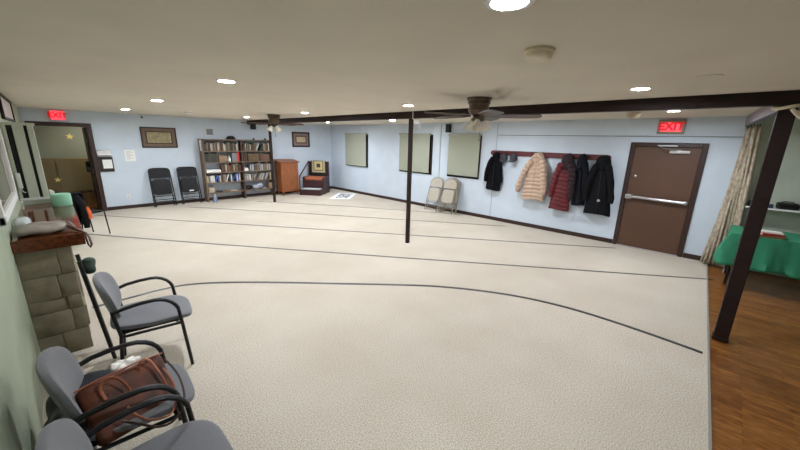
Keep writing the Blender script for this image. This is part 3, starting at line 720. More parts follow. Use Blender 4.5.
# ------------------------------------------------------------------ folding chairs
def folding_chair(name, label, frame, pad, group, ex=1.0):
    # folded flat: local z up along the chair, x across, front faces -y; about 0.98 tall
    t = thing(name, label, 'folding chair', (0, 0, 0), 0, group)
    W = .215
    arch = [(-W, 0, 0), (-W * .97, 0, .4), (-W * .95, 0, .72)] + [(-W * .95 * math.copysign(abs(math.cos(a)) ** ex, math.cos(a)), 0, .76 + (.165 if ex == 1 else .12) * math.sin(a) ** ex) for a in [i * PI / 14 for i in range(1, 14)]] + [(W * .95, 0, .72), (W * .97, 0, .4), (W, 0, 0)]
    G().tube(arch, .0125, 8).build('front_frame', frame, t)
    rear = [(-W + .035, .035, .0), (-W + .035, .03, .62), (-W + .035, .03, .66)]
    for s in (-1, 1):
        G().tube([(s * (W - .035), .035, 0), (s * (W - .035), .03, .66)], .011, 8).build('rear_leg', frame, t)
    for a_, b_ in (((-W, 0, .16), (W, 0, .16)), ((-W + .035, .035, .12), (W - .035, .035, .12)), ((-W, 0, .24), (W, 0, .24))): G().tube([a_, b_], .008, 8).build('crossbar', frame, t)
    def bd(p):
        return Vector((p.x * (1 if p.z < 0 else 1 - .9 * max(0, p.z) ** 1.6 * 12), p.y - .012 + .02 * (p.x / W) ** 2, p.z + .79))
    g = G(); pts = []
    out = [(-.195, .66), (.195, .66), (.198, .74)] + [(.198 * math.copysign(abs(math.cos(a)) ** ex, math.cos(a)), .755 + (.155 if ex == 1 else .11) * math.sin(a) ** ex) for a in [i * PI / 14 for i in range(1, 14)]] + [(-.198, .74)]
    g.prism(out, lambda u, v, w: (u, -.012 + .012 * (u / .2) ** 2 + w, v), -.008, .014); g.build('backrest', pad, t)
    g = G(); g.pad(.37, .36, .035, .3, .3, f=lambda p: Vector((p.x * (1 - .12 * (p.y + .18)), -.018 + p.z, p.y + .45))); g.build('seat', pad, t)
    return t
def place(t, x, y, wallrz, tilt):
    t.location = (x, y, .012); t.rotation_euler = (Euler((-tilt, 0, 0)).to_matrix().to_4x4() and (-tilt, 0, wallrz))
bc = folding_chair('folding_chair', 'black padded folding chair, left one leaning folded on the back wall', M_black, M_blackpl, 'black folding chairs on the back wall', .42)
bc.scale = (1.14, 1, 1.15); place(bc, 1.93, 10.50, 0, R(14.5))
b2 = dup(bc, (2.57, 10.53, .012), None, 'black padded folding chair leaning folded right beside the bookshelf'); b2.rotation_euler = (R(-13), 0, 0)
G().bb(-.03, .06, -.036, -.033, .30, .325).build('tag', M_white, b2, smooth=0)
tc_ = folding_chair('folding_chair', 'beige metal folding chair, left one leaning folded under the shade', M_tan, mat('beige_pad', (172, 164, 150), .5), 'beige folding chairs under the shade')
place(tc_, 7.055, 5.62, R(-90), R(17))
t2 = dup(tc_, (7.06, 5.13, .012), None, 'beige metal folding chair, front one of the right-hand pair under shade'); t2.rotation_euler = (R(-14), 0, R(-90))
t3 = dup(tc_, (7.17, 5.09, .012), None, 'beige metal folding chair tucked behind the right-hand beige chair'); t3.rotation_euler = (R(-11.5), 0, R(-90))

# open folding chair by the doorway, jacket on its back
oc = thing('folding_chair', 'open black folding chair beyond the mantel near the doorway', 'folding chair', (.26, 8.22, 0), R(32))
for s in (-1, 1):
    G().tube([(.22, s * .2, .01), (.19, s * .2, .45), (-.02, s * .2, .52)], .011, 8).build('front_leg', M_black, oc)
    G().tube([(-.24, s * .19, .01), (-.17, s * .19, .45), (-.22, s * .19, .80)], .011, 8).build('back_leg', M_black, oc)
g = G(); g.pad(.38, .40, .035, .3, .3, f=lambda p: p + Vector((.01, 0, .455))); g.build('seat', M_blackpl, oc)
g = G(); g.pad(.03, .38, .2, .4, .4, f=lambda p: p + Vector((-.205, 0, .70))); g.build('backrest', M_blackpl, oc)

# ------------------------------------------------------------------ grey armchairs
def arm_chair(label):
    t = thing('armchair', label, 'chair', (0, 0, 0), 0, 'grey armchairs along the left wall')
    def sf(p):
        x, y, z = p
        wv = -.035 * max(0, (x - .10) / .17) ** 2 + .012 * max(0, (-x) / .25) - .016 * (1 - (y / .24) ** 2) * (1 - abs(x) / .3)
        taper = 1 - .10 * max(0, -x) / .25
        return Vector((x + .01, y * taper, z + .452 + wv))
    g = G(); g.pad(.53, .47, .05, .4, .5, 44, 16, sf); g.build('seat', M_grayfab, t)
    G().bb(-.2, .2, -.2, .2, .405, .425, bev=.01).build('seat_pan', M_blackpl, t)
    def bf(p):
        y, z = p.x, p.y
        d = p.z + .05 * (y / .24) ** 2 - .01
        wy = y * (1 - .10 * max(0, -z) / .2)
        return Vector((-.238 - .22 * (z) + d, wy, .665 + z))
    g = G(); g.pad(.45, .34, .055, .5, .75, 44, 14, bf); g.build('backrest', M_grayfab, t)
    g = G(); g.tube([(-.19, 0, .41), (-.215, 0, .5), (-.235, 0, .64)], .022, 8, flat=1.0); g.build('back_bracket', M_black, t)
    for s in (-1, 1):
        yy = s * .252
        g = G()
        arc = [(-.205, yy * .96, .612), (-.14, yy, .632), (-.05, yy, .645), (.03, yy, .648)] + [(.03 + .15 * math.sin(a), yy, .498 + .15 * math.cos(a)) for a in [R(15 * k) for k in range(1, 6)]]
        g.tube(arc, [.016] * 4 + [.0165] * 5, 10, flat=.8); g.build('armrest', M_black, t)
        G().tube([(.175, yy, .53), (.187, yy * .985, .40), (.215, yy * .92, .0)], .0125, 10).build('front_leg', M_black, t)
        G().tube([(-.215, yy * .96, .62), (-.19, yy * .96, .42), (-.235, yy * .92, .0)], .0125, 10).build('rear_leg', M_black, t)
        G().tube([(-.19, yy * .96, .41), (.186, yy * .98, .41)], .011, 8).build('side_rail', M_black, t)
    for x_ in (-.19, .16): G().tube([(x_, -.24, .405), (x_, .24, .405)], .011, 8).build('crossbar', M_black, t)
    return t
c1 = arm_chair('grey upholstered armchair with black arms, farthest, beside the stone fireplace'); c1.location = (.37, 3.16, 0); c1.rotation_euler = (0, 0, R(-8))
dup(c1, (.10, 2.10, 0), R(-3), 'grey upholstered armchair carrying the brown leather tote, middle of three')
dup(c1, (.105, 1.475, 0), R(0), 'grey upholstered armchair closest to the camera at the bottom edge')

# ------------------------------------------------------------------ fireplace
fp = thing('fireplace', 'beige stone fireplace end with polished wooden mantel on left wall', 'fireplace', (-.16, 4.78, 0))
FX, FY0, FY1 = .155, -1.0, 1.0
G().bb(-.16, FX - .03, FY0 + .03, FY1, 0, .95).build('core', M_mortar, fp, smooth=0)
g = G(); rs = random.Random(3)
zc = [0, .20, .40, .52, .72, .95]
for z0, z1 in zip(zc, zc[1:]):
    # end face (towards camera): stones along x
    x = -.16
    while x < FX - .005:
        w = rs.uniform(.12, .24); x1 = min(FX, x + w)
        if FX - x1 < .05: x1 = FX
        d = rs.uniform(-.003, .004)
        g.box(((x + x1) / 2, FY0 + .02 + d / 2, (z0 + z1) / 2), (x1 - x - .002, .04 - d, z1 - z0 - .002), (rs.uniform(-.02, .02), 0, rs.uniform(-.03, .03)), bev=.004)
        x = x1
    y = FY0 + .03
    while y < FY1 - .005:
        w = rs.uniform(.14, .36); y1 = min(FY1, y + w)
        if FY1 - y1 < .08: y1 = FY1
        d = rs.uniform(-.006, .014)
        g.box((FX - .015 + d / 2, (y + y1) / 2, (z0 + z1) / 2), (.03 + d, y1 - y - .006, z1 - z0 - .007), (0, rs.uniform(-.02, .02), rs.uniform(-.02, .02)), bev=.006)
        y = y1
g.build('stone_veneer', M_stone, fp, smooth=50)
G().bb(-.16, .25, FY0 - .03, FY1 + .02, .95, 1.05, bev=.005).build('mantel_shelf', M_mantel, fp, smooth=0)

# things on the mantel
po = thing('pouch', 'taupe cloth pouch with brown strap lying on the mantel', 'bag', (-.15, 3.94, 1.05))
g = G(); g.pad(.30, .25, .085, .8, .55, 40, 14, lambda p: Vector((p.x, p.y + .1 * p.x, p.z + .043 + .006 * math.sin(p.x * 40 + p.y * 30)))); g.build('body', mat('taupe_cloth', (140, 132, 122), .8, var=.1, scale=12, bump=.4, bscale=14), po)
g = G(); g.tube([(.12, -.02, .05), (.17, -.08, .05), (.20, -.13, .03), (.225, -.18, .015), (.25, -.225, .005), (.264, -.255, -.03), (.27, -.27, -.09), (.262, -.262, -.115), (.25, -.25, -.09), (.24, -.235, .012), (.20, -.10, .012), (.14, .03, .03)], .0085, 8, flat=.5); g.build('strap', mat('dark_brown_strap', (74, 46, 34), .5), po)
G().tube([(.13, .05, .075), (.165, .01, .07), (.2, -.04, .03)], .006, 6).build('zipper', M_chrome, po)
ca = thing('wipes_canister', 'mint green wipes canister standing on the mantel', 'canister', (.005, 5.36, 1.05))
G().lathe([(0, 0), (.082, 0), (.085, .006), (.085, .125), (.08, .132), (0, .132)], n=32).build('body', mat('mint_plastic', (140, 196, 166), .5), ca)
g = G(); g.loft([[(-.06 + .02 * math.cos(k), .01 + .008 * math.sin(k), .13 + h) for k in [i * PI / 4 for i in range(8)]] for h in (0, .03)] + [[(-.075 + .01 * math.cos(k), .0 + .004 * math.sin(k), .185) for k in [i * PI / 4 for i in range(8)]]]); g.build('tissue', M_tissue, ca)
g = G(); g.pad(.10, .17, .10, .8, .8, 24, 12, lambda p: p * (1 + .12 * math.sin(p.x * 90) * math.cos(p.y * 70)) + Vector((-.258, 4.20, 1.103)))
tag(g.build('plastic_bag', mat('clear_film', (216, 222, 224), .15, alpha=.75)), 'crumpled clear plastic bag on the mantel against the left wall', 'bag')
# white framed wall mirror and the open white shutter at its far end
wm = thing('wall_mirror', 'white-framed mirror on the left wall above the mantel', 'mirror', (XL, 4.25, 1.59))
g = G()
for s in (-1, 1): g.bb(0, .03, s * .74, s * .69, -.37, .37, bev=.004)
g.bb(0, .03, -.74, .74, -.37, -.31, bev=.004); g.bb(0, .03, -.74, .74, .33, .37, bev=.004); g.build('frame', M_white, wm, smooth=0)
G().bb(0, .012, -.69, .69, -.31, .33).build('glass', mat('mirror_glass', (150, 140, 124), .06, .9), wm, smooth=0)
sh = thing('shutter', 'white two-panel shutter with dark slots standing on the mantel end', 'shutter', (XL, 5.62, 1.05))
M_shw = mat('shutter_white', (190, 194, 180), .5)
G().bb(0, .27, -.03, .03, .05, .075, bev=.004).build('bottom_rail', M_white, sh, smooth=0)
G().bb(.0, .25, -.012, .012, .87, .90, bev=.004).build('top_rail', M_shw, sh, smooth=0)
for a, b in ((.0, .03), (.075, .16), (.185, .235)): G().bb(a, b, -.015, .015, .072, .875, bev=.006).build('slat', M_shw, sh, smooth=0)
G().bb(.03, .19, .005, .012, .072, .875).build('backing', mat('slot_black', (16, 16, 16), .8), sh, smooth=0)
G().bb(.02, .25, -.02, .02, .0, .05, bev=.004).build('foot', M_shw, sh, smooth=0)
g = G(); g.bb(.012, .05, -.05, -.016, .19, .36, bev=.008); g.tube([(.03, -.035, .19), (.045, -.04, .15), (.06, -.03, .14)], .004, 6); g.build('latch', M_white, sh)
wp = thing('picture_frame', 'dark wood framed pale canvas high on the left wall', 'picture', (XL, 7.0, 2.14))
g = G()
for s in (-1, 1): g.bb(0, .03, s * 1.0, s * .93, -.15, .15, bev=.004); g.bb(0, .03, -.93, .93, s * .15, s * .12, bev=.004)
g.build('frame', M_beam, wp, smooth=0); G().bb(0, .015, -.93, .93, -.12, .12).build('canvas', mat('pinkish_canvas', (206, 194, 192), .8), wp, smooth=0)

# folded black stand leaning behind the farthest armchair, green bag on it
st = thing('folding_stand', 'folded black slatted stand leaning between fireplace and farthest armchair', 'stand', (.055, 3.54, 0))
for i, y in enumerate((-.11, .10)): G().tube([(.05, y, .006), (-.035, y, .90)], .014, 8).build('leg', M_black, st)
g = G()
for k in range(7): z = .25 + k * .085; g.bb(.012 - (z - .3) * .09, .024 - (z - .3) * .09, -.105, .095, z, z + .05)
g.build('slats', mat('dark_slat_wood', (56, 42, 38), .6), st, smooth=0)
gb = G(); gb.pad(.08, .15, .13, .8, .8, 26, 12, lambda p: p * (1 + .14 * math.sin(p.z * 60 + p.y * 40)) + Vector((.075, 3.54, .83)))
tag(gb.build('cloth_bag', mat('dark_green_cloth', (44, 56, 50), .8, var=.3, scale=10, bump=.4, bscale=20)), 'dark green cloth bag hanging on the folded stand', 'bag')

# ------------------------------------------------------------------ tote bag and clutter on the middle chair
tb = thing('tote_bag', 'brown leather tote bag with tan handles lying on the middle armchair', 'bag', (.11, 1.91, .475), R(11))
tilt = Matrix.Rotation(R(-42), 4, 'X')    # leaning away from the camera
def T(p): return tuple(tilt @ Vector(p))
def tote(p):
    k = p.y / .29
    q = Vector((p.x * (1 + .06 * k) , p.z + .05 + .012 * math.sin(p.x * 22) * k, p.y + .10))
    return tilt @ q
g = G(); g.pad(.36, .30, .11, .45, .16, 44, 16, tote); g.build('body', M_leather, tb)
g = G(); g.tube([T((-.185, .02, .245)), T((-.09, .0, .25)), T((.09, .0, .25)), T((.19, .02, .245))], .005, 8); g.build('top_trim', M_strap, tb)
for yy, nm in ((-.012, 0), (.11, 1)):
    for k in (0,):
        g = G()
        if nm == 0:
            arc = [(-.10, yy, .14), (-.105, yy - .015, .19), (-.09, yy - .04, .225), (-.05, yy - .05, .215), (-.02, yy - .045, .16), (-.005, yy - .01, .09)]
        else:
            arc = [(.06, -.012, .20), (.07, -.04, .235), (.10, -.05, .235), (.12, -.045, .18), (.13, -.04, .10), (.135, -.02, .04)]
        fin = []
        for i in range(len(arc) - 1):
            for q in range(5):
                t_ = q / 5; p0, p1, p2, p3 = [Vector(arc[max(0, min(len(arc) - 1, i + d))]) for d in (-1, 0, 1, 2)]
                fin.append(T(.5 * (2 * p1 + (p2 - p0) * t_ + (2 * p0 - 5 * p1 + 4 * p2 - p3) * t_ ** 2 + (3 * p1 - p0 - 3 * p2 + p3) * t_ ** 3)))
        g.tube(fin, .008, 8, flat=.55); g.build('handle', M_strap, tb)
def loopstrap(cpts, m, nm):
    fin = []
    C = [Vector(c) for c in cpts]
    for i in range(len(C) - 1):
        for q in range(6):
            t_ = q / 6; p0, p1, p2, p3 = [C[max(0, min(len(C) - 1, i + d))] for d in (-1, 0, 1, 2)]
            fin.append(.5 * (2 * p1 + (p2 - p0) * t_ + (2 * p0 - 5 * p1 + 4 * p2 - p3) * t_ ** 2 + (3 * p1 - p0 - 3 * p2 + p3) * t_ ** 3))
    fin.append(C[-1])
    G().tube(fin, .006, 8, flat=.6).build(nm, m, tb)
loopstrap([(.135, .03, .17), (.15, -.02, .10), (.135, -.07, .02), (.09, -.10, -.02), (.02, -.10, .0), (-.03, -.09, .05), (-.06, -.06, .12)], M_strap, 'shoulder_strap')
loopstrap([(.165, .08, .19), (.19, .0, .10), (.17, -.08, .0), (.10, -.115, -.055), (.03, -.11, -.045), (-.04, -.09, .02), (-.09, -.06, .06)], mat('dark_strap', (60, 38, 30), .5), 'shoulder_strap')
g = G(); g.pad(.24, .22, .10, .7, .6, 30, 12, lambda p: p * (1 + .12 * math.sin(p.x * 35 + p.y * 25)) + Vector((-.02, 2.22, .53)))
tag(g.build('dark_cloth', mat('charcoal_cloth', (36, 38, 44), .85, bump=.4, bscale=20)), 'charcoal cloth folded on the middle armchair behind the tote', 'cloth')
g = G(); rn = random.Random(5)
def crump(p):
    q = p * (1 + .22 * math.sin(p.x * 130) * math.cos(p.y * 110) + .15 * math.sin(p.z * 150 + p.x * 60))
    return q + Vector((.10, 2.27, .56))
g.pad(.14, .10, .07, .8, .9, 40, 20, crump); tag(g.build('tissue', M_tissue), 'crumpled white tissue on the middle armchair behind the tote', 'tissue')
g = G(); g.pad(.15, .08, .03, .6, .7, 24, 10, lambda p: Vector((p.x + .20, p.y + .3 * p.x + 2.26, p.z + .50 + .3 * p.x * .2))); tag(g.build('glove', mat('pale_grey_cloth', (196, 192, 196), .8)), 'pale grey glove lying on the armchair beside the tissue', 'glove')
def bagblob(label, c, s, seed, m=M_bag):
    g = G(); rr = random.Random(seed); ph = [rr.uniform(0, 6) for _ in range(6)]
    def f(p):
        q = Vector((p.x, p.y, p.z))
        k = 1 + .13 * math.sin(9 * p.x / s[0] + ph[0] + 5 * p.z / s[2]) + .11 * math.sin(11 * p.y / s[1] + ph[1]) + .07 * math.sin(17 * p.z / s[2] + ph[2] + 8 * p.x / s[0])
        q *= k
        z = max(q.z + c[2], .003)
        return Vector((q.x + c[0], q.y + c[1], z))
    g.pad(s[0], s[1], s[2], .8, .8, 44, 24, f); return tag(g.build('plastic_bag', m), label, 'bag')
bagblob('black plastic bag on the floor behind the middle armchair', (-.17, 2.40, .20), (.20, .42, .40), 1)
bagblob('black plastic bag on the floor between wall and nearest armchair', (-.205, 1.92, .24), (.18, .40, .48), 2)
g = G(); g.pad(.05, .10, .10, .7, .7, 20, 10, lambda p: p * (1 + .15 * math.sin(p.z * 70)) + Vector((-.165, 1.96, .52))); tag(g.build('tissue', mat('grey_white_tissue', (196, 194, 198), .8)), 'small white tissue poking out of the black bag by the wall', 'tissue')

# ------------------------------------------------------------------ jacket over the open chair
jk = thing('jacket', 'black jacket with an orange stripe draped over the chair by the doorway', 'jacket', (.27, 8.22, 0), R(32))
def jf(u, v):
    s = v * 1.15; y = (-.5 + u) * (.46 + .10 * abs(v - .45)); w = .018 * math.sin(u * 14 + v * 3)
    if s < .55: return (-.185 + .03 + w, y, .27 + s)
    if s < .67:
        a = (s - .55) / .12 * PI; return (-.225 + .07 * math.cos(a), y, .82 + .03 * math.sin(a))
    return (-.295 + w, y, .82 - (s - .67))
G().grid(22, 40, jf).build('shell', mat('black_nylon', (10, 10, 12), .8, spec=.2), jk, smooth=80, solid=.02)
g = G(); g.tube([(-.235, -.20, .80), (-.22, -.285, .66), (-.2, -.30, .45), (-.2, -.28, .24)], [.06, .062, .055, .045], 12, flat=.8); g.build('sleeve', MATS['black_nylon'], jk)
g = G(); g.tube([(-.235, .20, .80), (-.22, .285, .66), (-.2, .30, .45), (-.2, .28, .24)], [.06, .062, .055, .045], 12, flat=.8); g.build('sleeve', MATS['black_nylon'], jk)
g = G(); g.tube([(-.175, -.31, .60), (-.155, -.325, .48), (-.155, -.318, .40)], [.036, .042, .04], 12, flat=.8); g.build('orange_stripe', mat('orange_fabric', (226, 96, 48), .7), jk)

# ------------------------------------------------------------------ coat rack and coats on the right wall
cr = thing('coat_rack', 'long mahogany coat rack board with pegs on the right wall', 'coat rack', (XR, 2.86, 1.63), R(-90))
out = [(1.21 + .055 * math.sin(a), -.055 * math.cos(a)) for a in [i * PI / 8 for i in range(9)]] + [(-1.21 - .055 * math.sin(a), .055 * math.cos(a)) for a in [i * PI / 8 for i in range(9)]]
g = G(); g.prism(out, lambda u, v, w: (u, -w, v), 0, .028); g.build('board', M_rackw, cr)
PEGS = [3.93, 3.73, 3.50, 3.1, 2.92, 2.33, 2.1, 1.95, 1.76]
for y in PEGS:
    g = G(); g.tube([(2.86 - y, -.02, -.01), (2.86 - y, -.075, .005), (2.86 - y, -.088, .025)], .008, 8); g.build('peg', M_black, cr)
def coat(name, label, y, top, bot, wt, wb, depth, m, sleeves, hood=None, quilt=0, skew=0.0, seed=0, sm=None, sl=.62, sm2=None, flare=1.0):
    # local: x across (towards +x = nearer the exit door), -y out into the room
    t = thing(name, label, 'coat', (XR - .03, y, top), R(-90))
    rr = random.Random(seed); ph = [rr.uniform(0, 6) for _ in range(5)]
    H = top - bot; g = G(); rings = []; N = 40; K = 44 if not quilt else 120
    for j in range(K + 1):
        v = j / K; z = -H * v
        w = wt * (.22 + .78 * min(1, (v / .34)) ** .75) if v < .34 else wt + (wb - wt) * ((v - .34) / .66) ** .9
        d = depth * (.45 + .55 * min(1, v / .3))
        cx = skew * v
        q = 1 + (quilt * abs(math.sin(v * H * PI / .085)) if quilt else 0)
        rg = []
        for i in range(N):
            a = 2 * PI * i / N
            fold = 1 + (.06 + .10 * v) * (math.sin(3 * a + ph[0] + v * 1.5) * .5 + math.sin(5 * a + ph[1]) * .35 + math.sin(8 * a + ph[2] + 2 * v) * .2)
            xx = cx + w * math.cos(a) * (1 + (q - 1) * .3) * (1 + .04 * math.sin(v * 9 + ph[3]))
            dd = d * (math.sin(a) * fold * q)
            yy = -(d * .9) - dd
            rg.append(Vector((xx, min(yy, -.005), z + .02 * math.sin(2 * a + ph[4]) * v)))
        rings.append(rg)
    g.loft(rings); g.build('body', m, t)
    for s in sleeves:
        if s > 0 and sm2: sm = sm2
        g = G(); L = H * sl
        pts = []; rs_ = []
        for k in range(49):
            v = k / 48
            pts.append((s * (wt * .50 + (wb * 1.02 * (flare if s < 0 else 1) - wt * .50) * min(1, v * 1.15) ** .8) + skew * v * .6 + s * .012 * math.sin(v * 5), -(depth * 1.0) - .03 - .03 * math.sin(v * 3), -H * .13 - L * v))
            rs_.append((.072 - .016 * v) * (1 + (.26 * abs(math.sin(v * L * PI / .085)) if quilt else .05 * math.sin(v * 14 + s))))
        g.tube(pts, rs_, 14, flat=.85); slv = g.build('sleeve', sm or m, t)
        g = G(); e = Vector(pts[-1]); g.tube([e + Vector((0, 0, .02)), e + Vector((0, 0, -.03))], .05, 12, flat=.85); g.build('cuff', sm or m, slv)
    if hood:
        hm, hw, hh = hood
        g = G(); g.pad(hw * 2, .13, hh, .8, .8, 30, 16, lambda p: Vector((p.x * (1 - .25 * p.z / hh), p.y - .085 - .02 * math.cos(p.x * 20), p.z - hh * .32 + (.012 * math.sin(p.x * 45) if quilt else .008 * math.sin(p.x * 30)))))
        g.build('hood', hm, t)
    if name == 'puffer_coat' and not sm2:
        G().tube([(.115 * math.cos(q * PI / 10), -.115 - .05 * math.sin(q * PI / 10 + .4), -.13 + .10 * math.sin(q * PI / 10)) for q in range(20)], .04, 10, closed=True).build('collar', m, t)
    # zip line
    g = G(); pz = []
    for k in range(12):
        v = .24 + .72 * k / 11
        pz.append((skew * v + .01, -(depth * 2.02) * (.45 + .55 * min(1, v / .3)) * (1 + .02), -H * v))
    g.tube(pz, .006, 6); g.build('zip', mat('dark_zip', (16, 14, 16), .6) if m != MATS.get('beige_puffer') else mat('tan_zip', (150, 124, 98), .5), t)
    return t
M_bk1 = mat('black_fleece', (12, 12, 16), .95, spec=.15); M_navy = mat('navy_black_shell', (13, 15, 24), .85, spec=.2); M_bk3 = mat('black_parka', (12, 12, 16), .85, spec=.2)
M_puff = mat('beige_puffer', (184, 158, 138), .6, bump=.2, bscale=25); M_redp = mat('crimson_puffer', (96, 17, 26), .65, bump=.2, bscale=25); M_mar = mat('maroon_dark_hood', (36, 18, 26), .8)
coat('jacket', 'short black jacket hanging at the left end of the coat rack', 3.93, 1.62, .76, .12, .20, .065, M_bk1, (1, -1), (M_bk1, .08, .18), 0, -.02, 1, sl=.62)
coat('puffer_coat', 'beige quilted puffer coat hanging alone on the coat rack', 2.93, 1.64, .66, .19, .24, .085, M_puff, (1, -1), (M_puff, .13, .24), .24, -.03, 2, sl=.70, flare=1.45)
coat('puffer_coat', 'crimson puffer coat with a dark hood on the coat rack', 2.33, 1.62, .53, .17, .20, .085, M_redp, (-1, 1), (M_mar, .12, .36), .18, -.05, 3, sm2=M_mar)
coat('coat', 'navy black shell coat squeezed between the crimson and the black coats', 2.06, 1.64, .68, .10, .13, .065, M_navy, (1,), (M_navy, .09, .30), 0, .03, 4)
k = coat('coat', 'black parka with hood hanging at the right end of coat rack', 1.69, 1.63, .55, .17, .23, .085, M_bk3, (1, -1), (M_bk3, .13, .30), 0, .03, 5)
g = G(); g.lathe([(0, 0), (.028, 0), (.028, .004), (0, .004)], (.05, -.182, -.80), 14, Matrix.Rotation(PI / 2, 4, 'X')); g.build('emblem', mat('grey_emblem', (150, 150, 156), .6), k)
for y, lab in ((3.73, 'dark grey cap hanging beside the short black jacket'), (3.50, 'dark grey cap hanging on the rack nearer the beige puffer')):
    t = thing('cap', lab, 'hat', (XR - .085, y, 1.60), R(-90), 'caps on the coat rack')
    mc = mat('charcoal_felt', (52, 54, 62), .9)
    g = G(); g.pad(.17, .13, .17, .85, .9, 28, 16, lambda p: Vector((p.x * (1 - .18 * p.z / .085), p.y - .02, p.z - .06))); g.build('crown', mc, t)
    g = G(); g.pad(.15, .09, .02, .5, .7, 24, 8, lambda p: Vector((p.x, -.085 - .6 * p.z, -.135 + p.y * .6))); g.build('brim', mc, t)

# ------------------------------------------------------------------ green table, wall shelf and their things
tt = thing('folding_table', 'long folding table hidden under the green cloth', 'table', (6.66, -.95, 0))
G().bb(-.34, .34, -.75, .71, .70, .735, bev=.006).build('tabletop', M_tan, tt, smooth=0)
for sx in (-.28, .28):
    for sy in (-.66, .66): G().tube([(sx, sy, .0), (sx, sy, .70)], .014, 8).build('leg', M_black, tt)
def cloth():
    # closed loop skirt with folds + flat top
    g = G(); x0, x1, y0, y1 = 6.305, 7.015, -1.71, -.225; zt = .742
    per = []
    n = 34
    for i in range(n): per.append((x0, y1 - (y1 - y0) * i / n, (-1, 0)))
    for i in range(16): per.append((x0 + (x1 - x0) * i / 16, y0, (0, -1)))
    for i in range(n): per.append((x1, y0 + (y1 - y0) * i / n, (1, 0)))
    for i in range(16): per.append((x1 - (x1 - x0) * i / 16, y1, (0, 1)))
    rings = []
    for j in range(13):
        v = j / 12; rg = []
        for i, (x, y, nrm) in enumerate(per):
            corner = math.exp(-((x - x0) ** 2 + (y - y1) ** 2) / .018)
            back = 1 if nrm[0] != 1 else .5
            drop = .44 * back
            off = v * (.035 + .022 * math.sin(i * .9) + .012 * math.sin(i * 2.3)) * (1 if nrm[0] != 1 else .5)
            # flared corner nearest the curtain
            dx, dy = nrm[0] * off, nrm[1] * off
            dx += -.05 * corner * v; dy += .075 * corner * math.sin(v * PI * .8)
            z = zt - drop * v + .01 * math.sin(i * .7) * v
            rg.append(Vector((x + dx, y + dy, z)))
        rings.append(rg)
    g.loft(rings, cap=False)
    vs = [v for v in g.bm.verts][:len(per)]
    g.face(vs)
    return tag(g.build('tablecloth', M_green, smooth=50, solid=.004), 'green cloth draped over the table beside the curtain', 'tablecloth')
cloth()
def tbook(x, y, z, w, d, h, rz, col, label):
    g = G(); g.mi = 0; g.bb(-w / 2, w / 2, -d / 2, d / 2, 0, .004); g.bb(-w / 2, w / 2, -d / 2, d / 2, h - .004, h); g.bb(-w / 2, -w / 2 + .004, -d / 2, d / 2, .004, h - .004)
    g.mi = 1; g.bb(-w / 2 + .004, w / 2 - .006, -d / 2 + .006, d / 2 - .006, .004, h - .004)
    o = g.build('book', [mat('tbl_cover_%d' % col[0], col, .6), M_paper], smooth=0); o.location = (x, y, z); o.rotation_euler = (0, 0, rz)
    return tag(o, label, 'book', 'books on the green table')
tbook(6.42, -.58, .745, .17, .23, .03, .2, (150, 110, 74), 'tan book at the bottom of the pile on the green cloth')
tbook(6.42, -.58, .7755, .165, .22, .025, .35, (176, 34, 40), 'red book in the middle of the pile on green cloth')
tbook(6.425, -.585, .801, .15, .20, .018, .1, (220, 214, 206), 'white book on top of the pile on the green cloth')
ws = thing('wall_shelf', 'white wall shelf above the green table', 'shelf', (XR, -.95, 1.02))
G().bb(-.26, 0, -.72, .66, -.012, .012, bev=.003).build('board', M_white, ws, smooth=0)
for y in (-.5, .5):
    g = G(); g.prism([(0, -.012), (-.2, -.012), (-.19, -.025), (-.02, -.05), (-.015, -.17), (0, -.17)], lambda u, v, w: (u, y + w, v), 0, .02); g.build('bracket', M_white, ws, smooth=0)
def gadget(label, y, w, h, d):
    t = thing('black_device', label, 'device', (XR - .14, y, 1.033))
    G().bb(-d / 2, d / 2, -w / 2, w / 2, 0, h, bev=.018).build('casing', M_blackpl, t); G().bb(-d / 2 - .004, -d / 2 + .003, -w * .38, w * .38, h * .35, h * .7, bev=.001).build('front_panel', M_dark, t, smooth=0)
    G().tube([(d / 2 - .03, -w * .3, h - .005), (d / 2 - .02, -w * .2, h + .012), (d / 2 - .03, w * .2, h + .012), (d / 2 - .03, w * .3, h - .005)], .007, 6).build('handle', M_black, t)
gadget('black device at the left end of the wall shelf beside the curtain', -.42, .17, .075, .16)
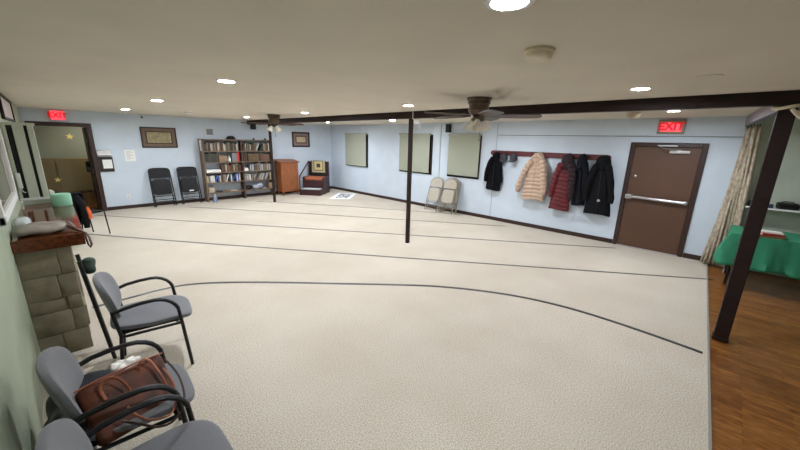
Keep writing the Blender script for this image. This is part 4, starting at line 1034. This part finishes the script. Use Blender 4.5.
gadget('larger black device in the middle of the wall shelf', -.74, .22, .085, .17)
tag(G().bb(XR - .22, XR - .12, -.60, -.555, 1.033, 1.085, bev=.006).build('small_box', mat('navy_box', (40, 44, 78), .5), smooth=0), 'small navy box between the two black devices on the shelf', 'box')
tag(G().bb(XR - .24, XR - .13, -1.02, -.87, 1.033, 1.05).build('paper_stack', M_paper, smooth=0), 'white papers at the right of the wall shelf', 'papers')
tag(G().tube([(XR - .1, -.335, 1.05), (XR - .1, -.28, 1.04), (XR - .06, -.27, .95), (XR - .06, -.3, .83), (XR - .07, -.26, .74), (XR - .05, -.24, .4), (XR - .05, -.24, .01)], .009, 8).build('power_cord', M_black), 'black power cord hanging from the left end of the wall shelf', 'cord')
tag(G().bb(6.95, 7.38, -.33, -.27, 0, .015, bev=.003).build('floor_strip', M_white, smooth=0), 'white strip lying on the parquet below the curtain', 'strip')

# ------------------------------------------------------------------ world, camera, view
w = bpy.data.worlds.new('World'); sc.world = w; w.use_nodes = True
w.node_tree.nodes['Background'].inputs[0].default_value = (.5, .55, .6, 1); w.node_tree.nodes['Background'].inputs[1].default_value = 0.05
yaw, pit, rol, FPX = 0.8058, 0.2493, -0.0246, 332.22
fw = Vector((math.sin(yaw) * math.cos(pit), math.cos(yaw) * math.cos(pit), -math.sin(pit)))
rt = Vector((math.cos(yaw), -math.sin(yaw), 0)); dn = fw.cross(rt)
c_, s_ = math.cos(rol), math.sin(rol)
r2 = c_ * rt + s_ * dn; d2_ = -s_ * rt + c_ * dn
cam = bpy.data.cameras.new('camera'); co = bpy.data.objects.new('camera', cam); COL.objects.link(co)
cam.sensor_width = 36; cam.lens = 36 * FPX / 800; cam.clip_start = .02
mw = Matrix((( r2.x, -d2_.x, -fw.x, 0), (r2.y, -d2_.y, -fw.y, 0), (r2.z, -d2_.z, -fw.z, 1.86), (0, 0, 0, 1)))
co.matrix_world = mw
sc.camera = co
sc.view_settings.view_transform = 'Standard'; sc.view_settings.look = 'None'; sc.view_settings.gamma = 1; sc.view_settings.exposure = 0.0
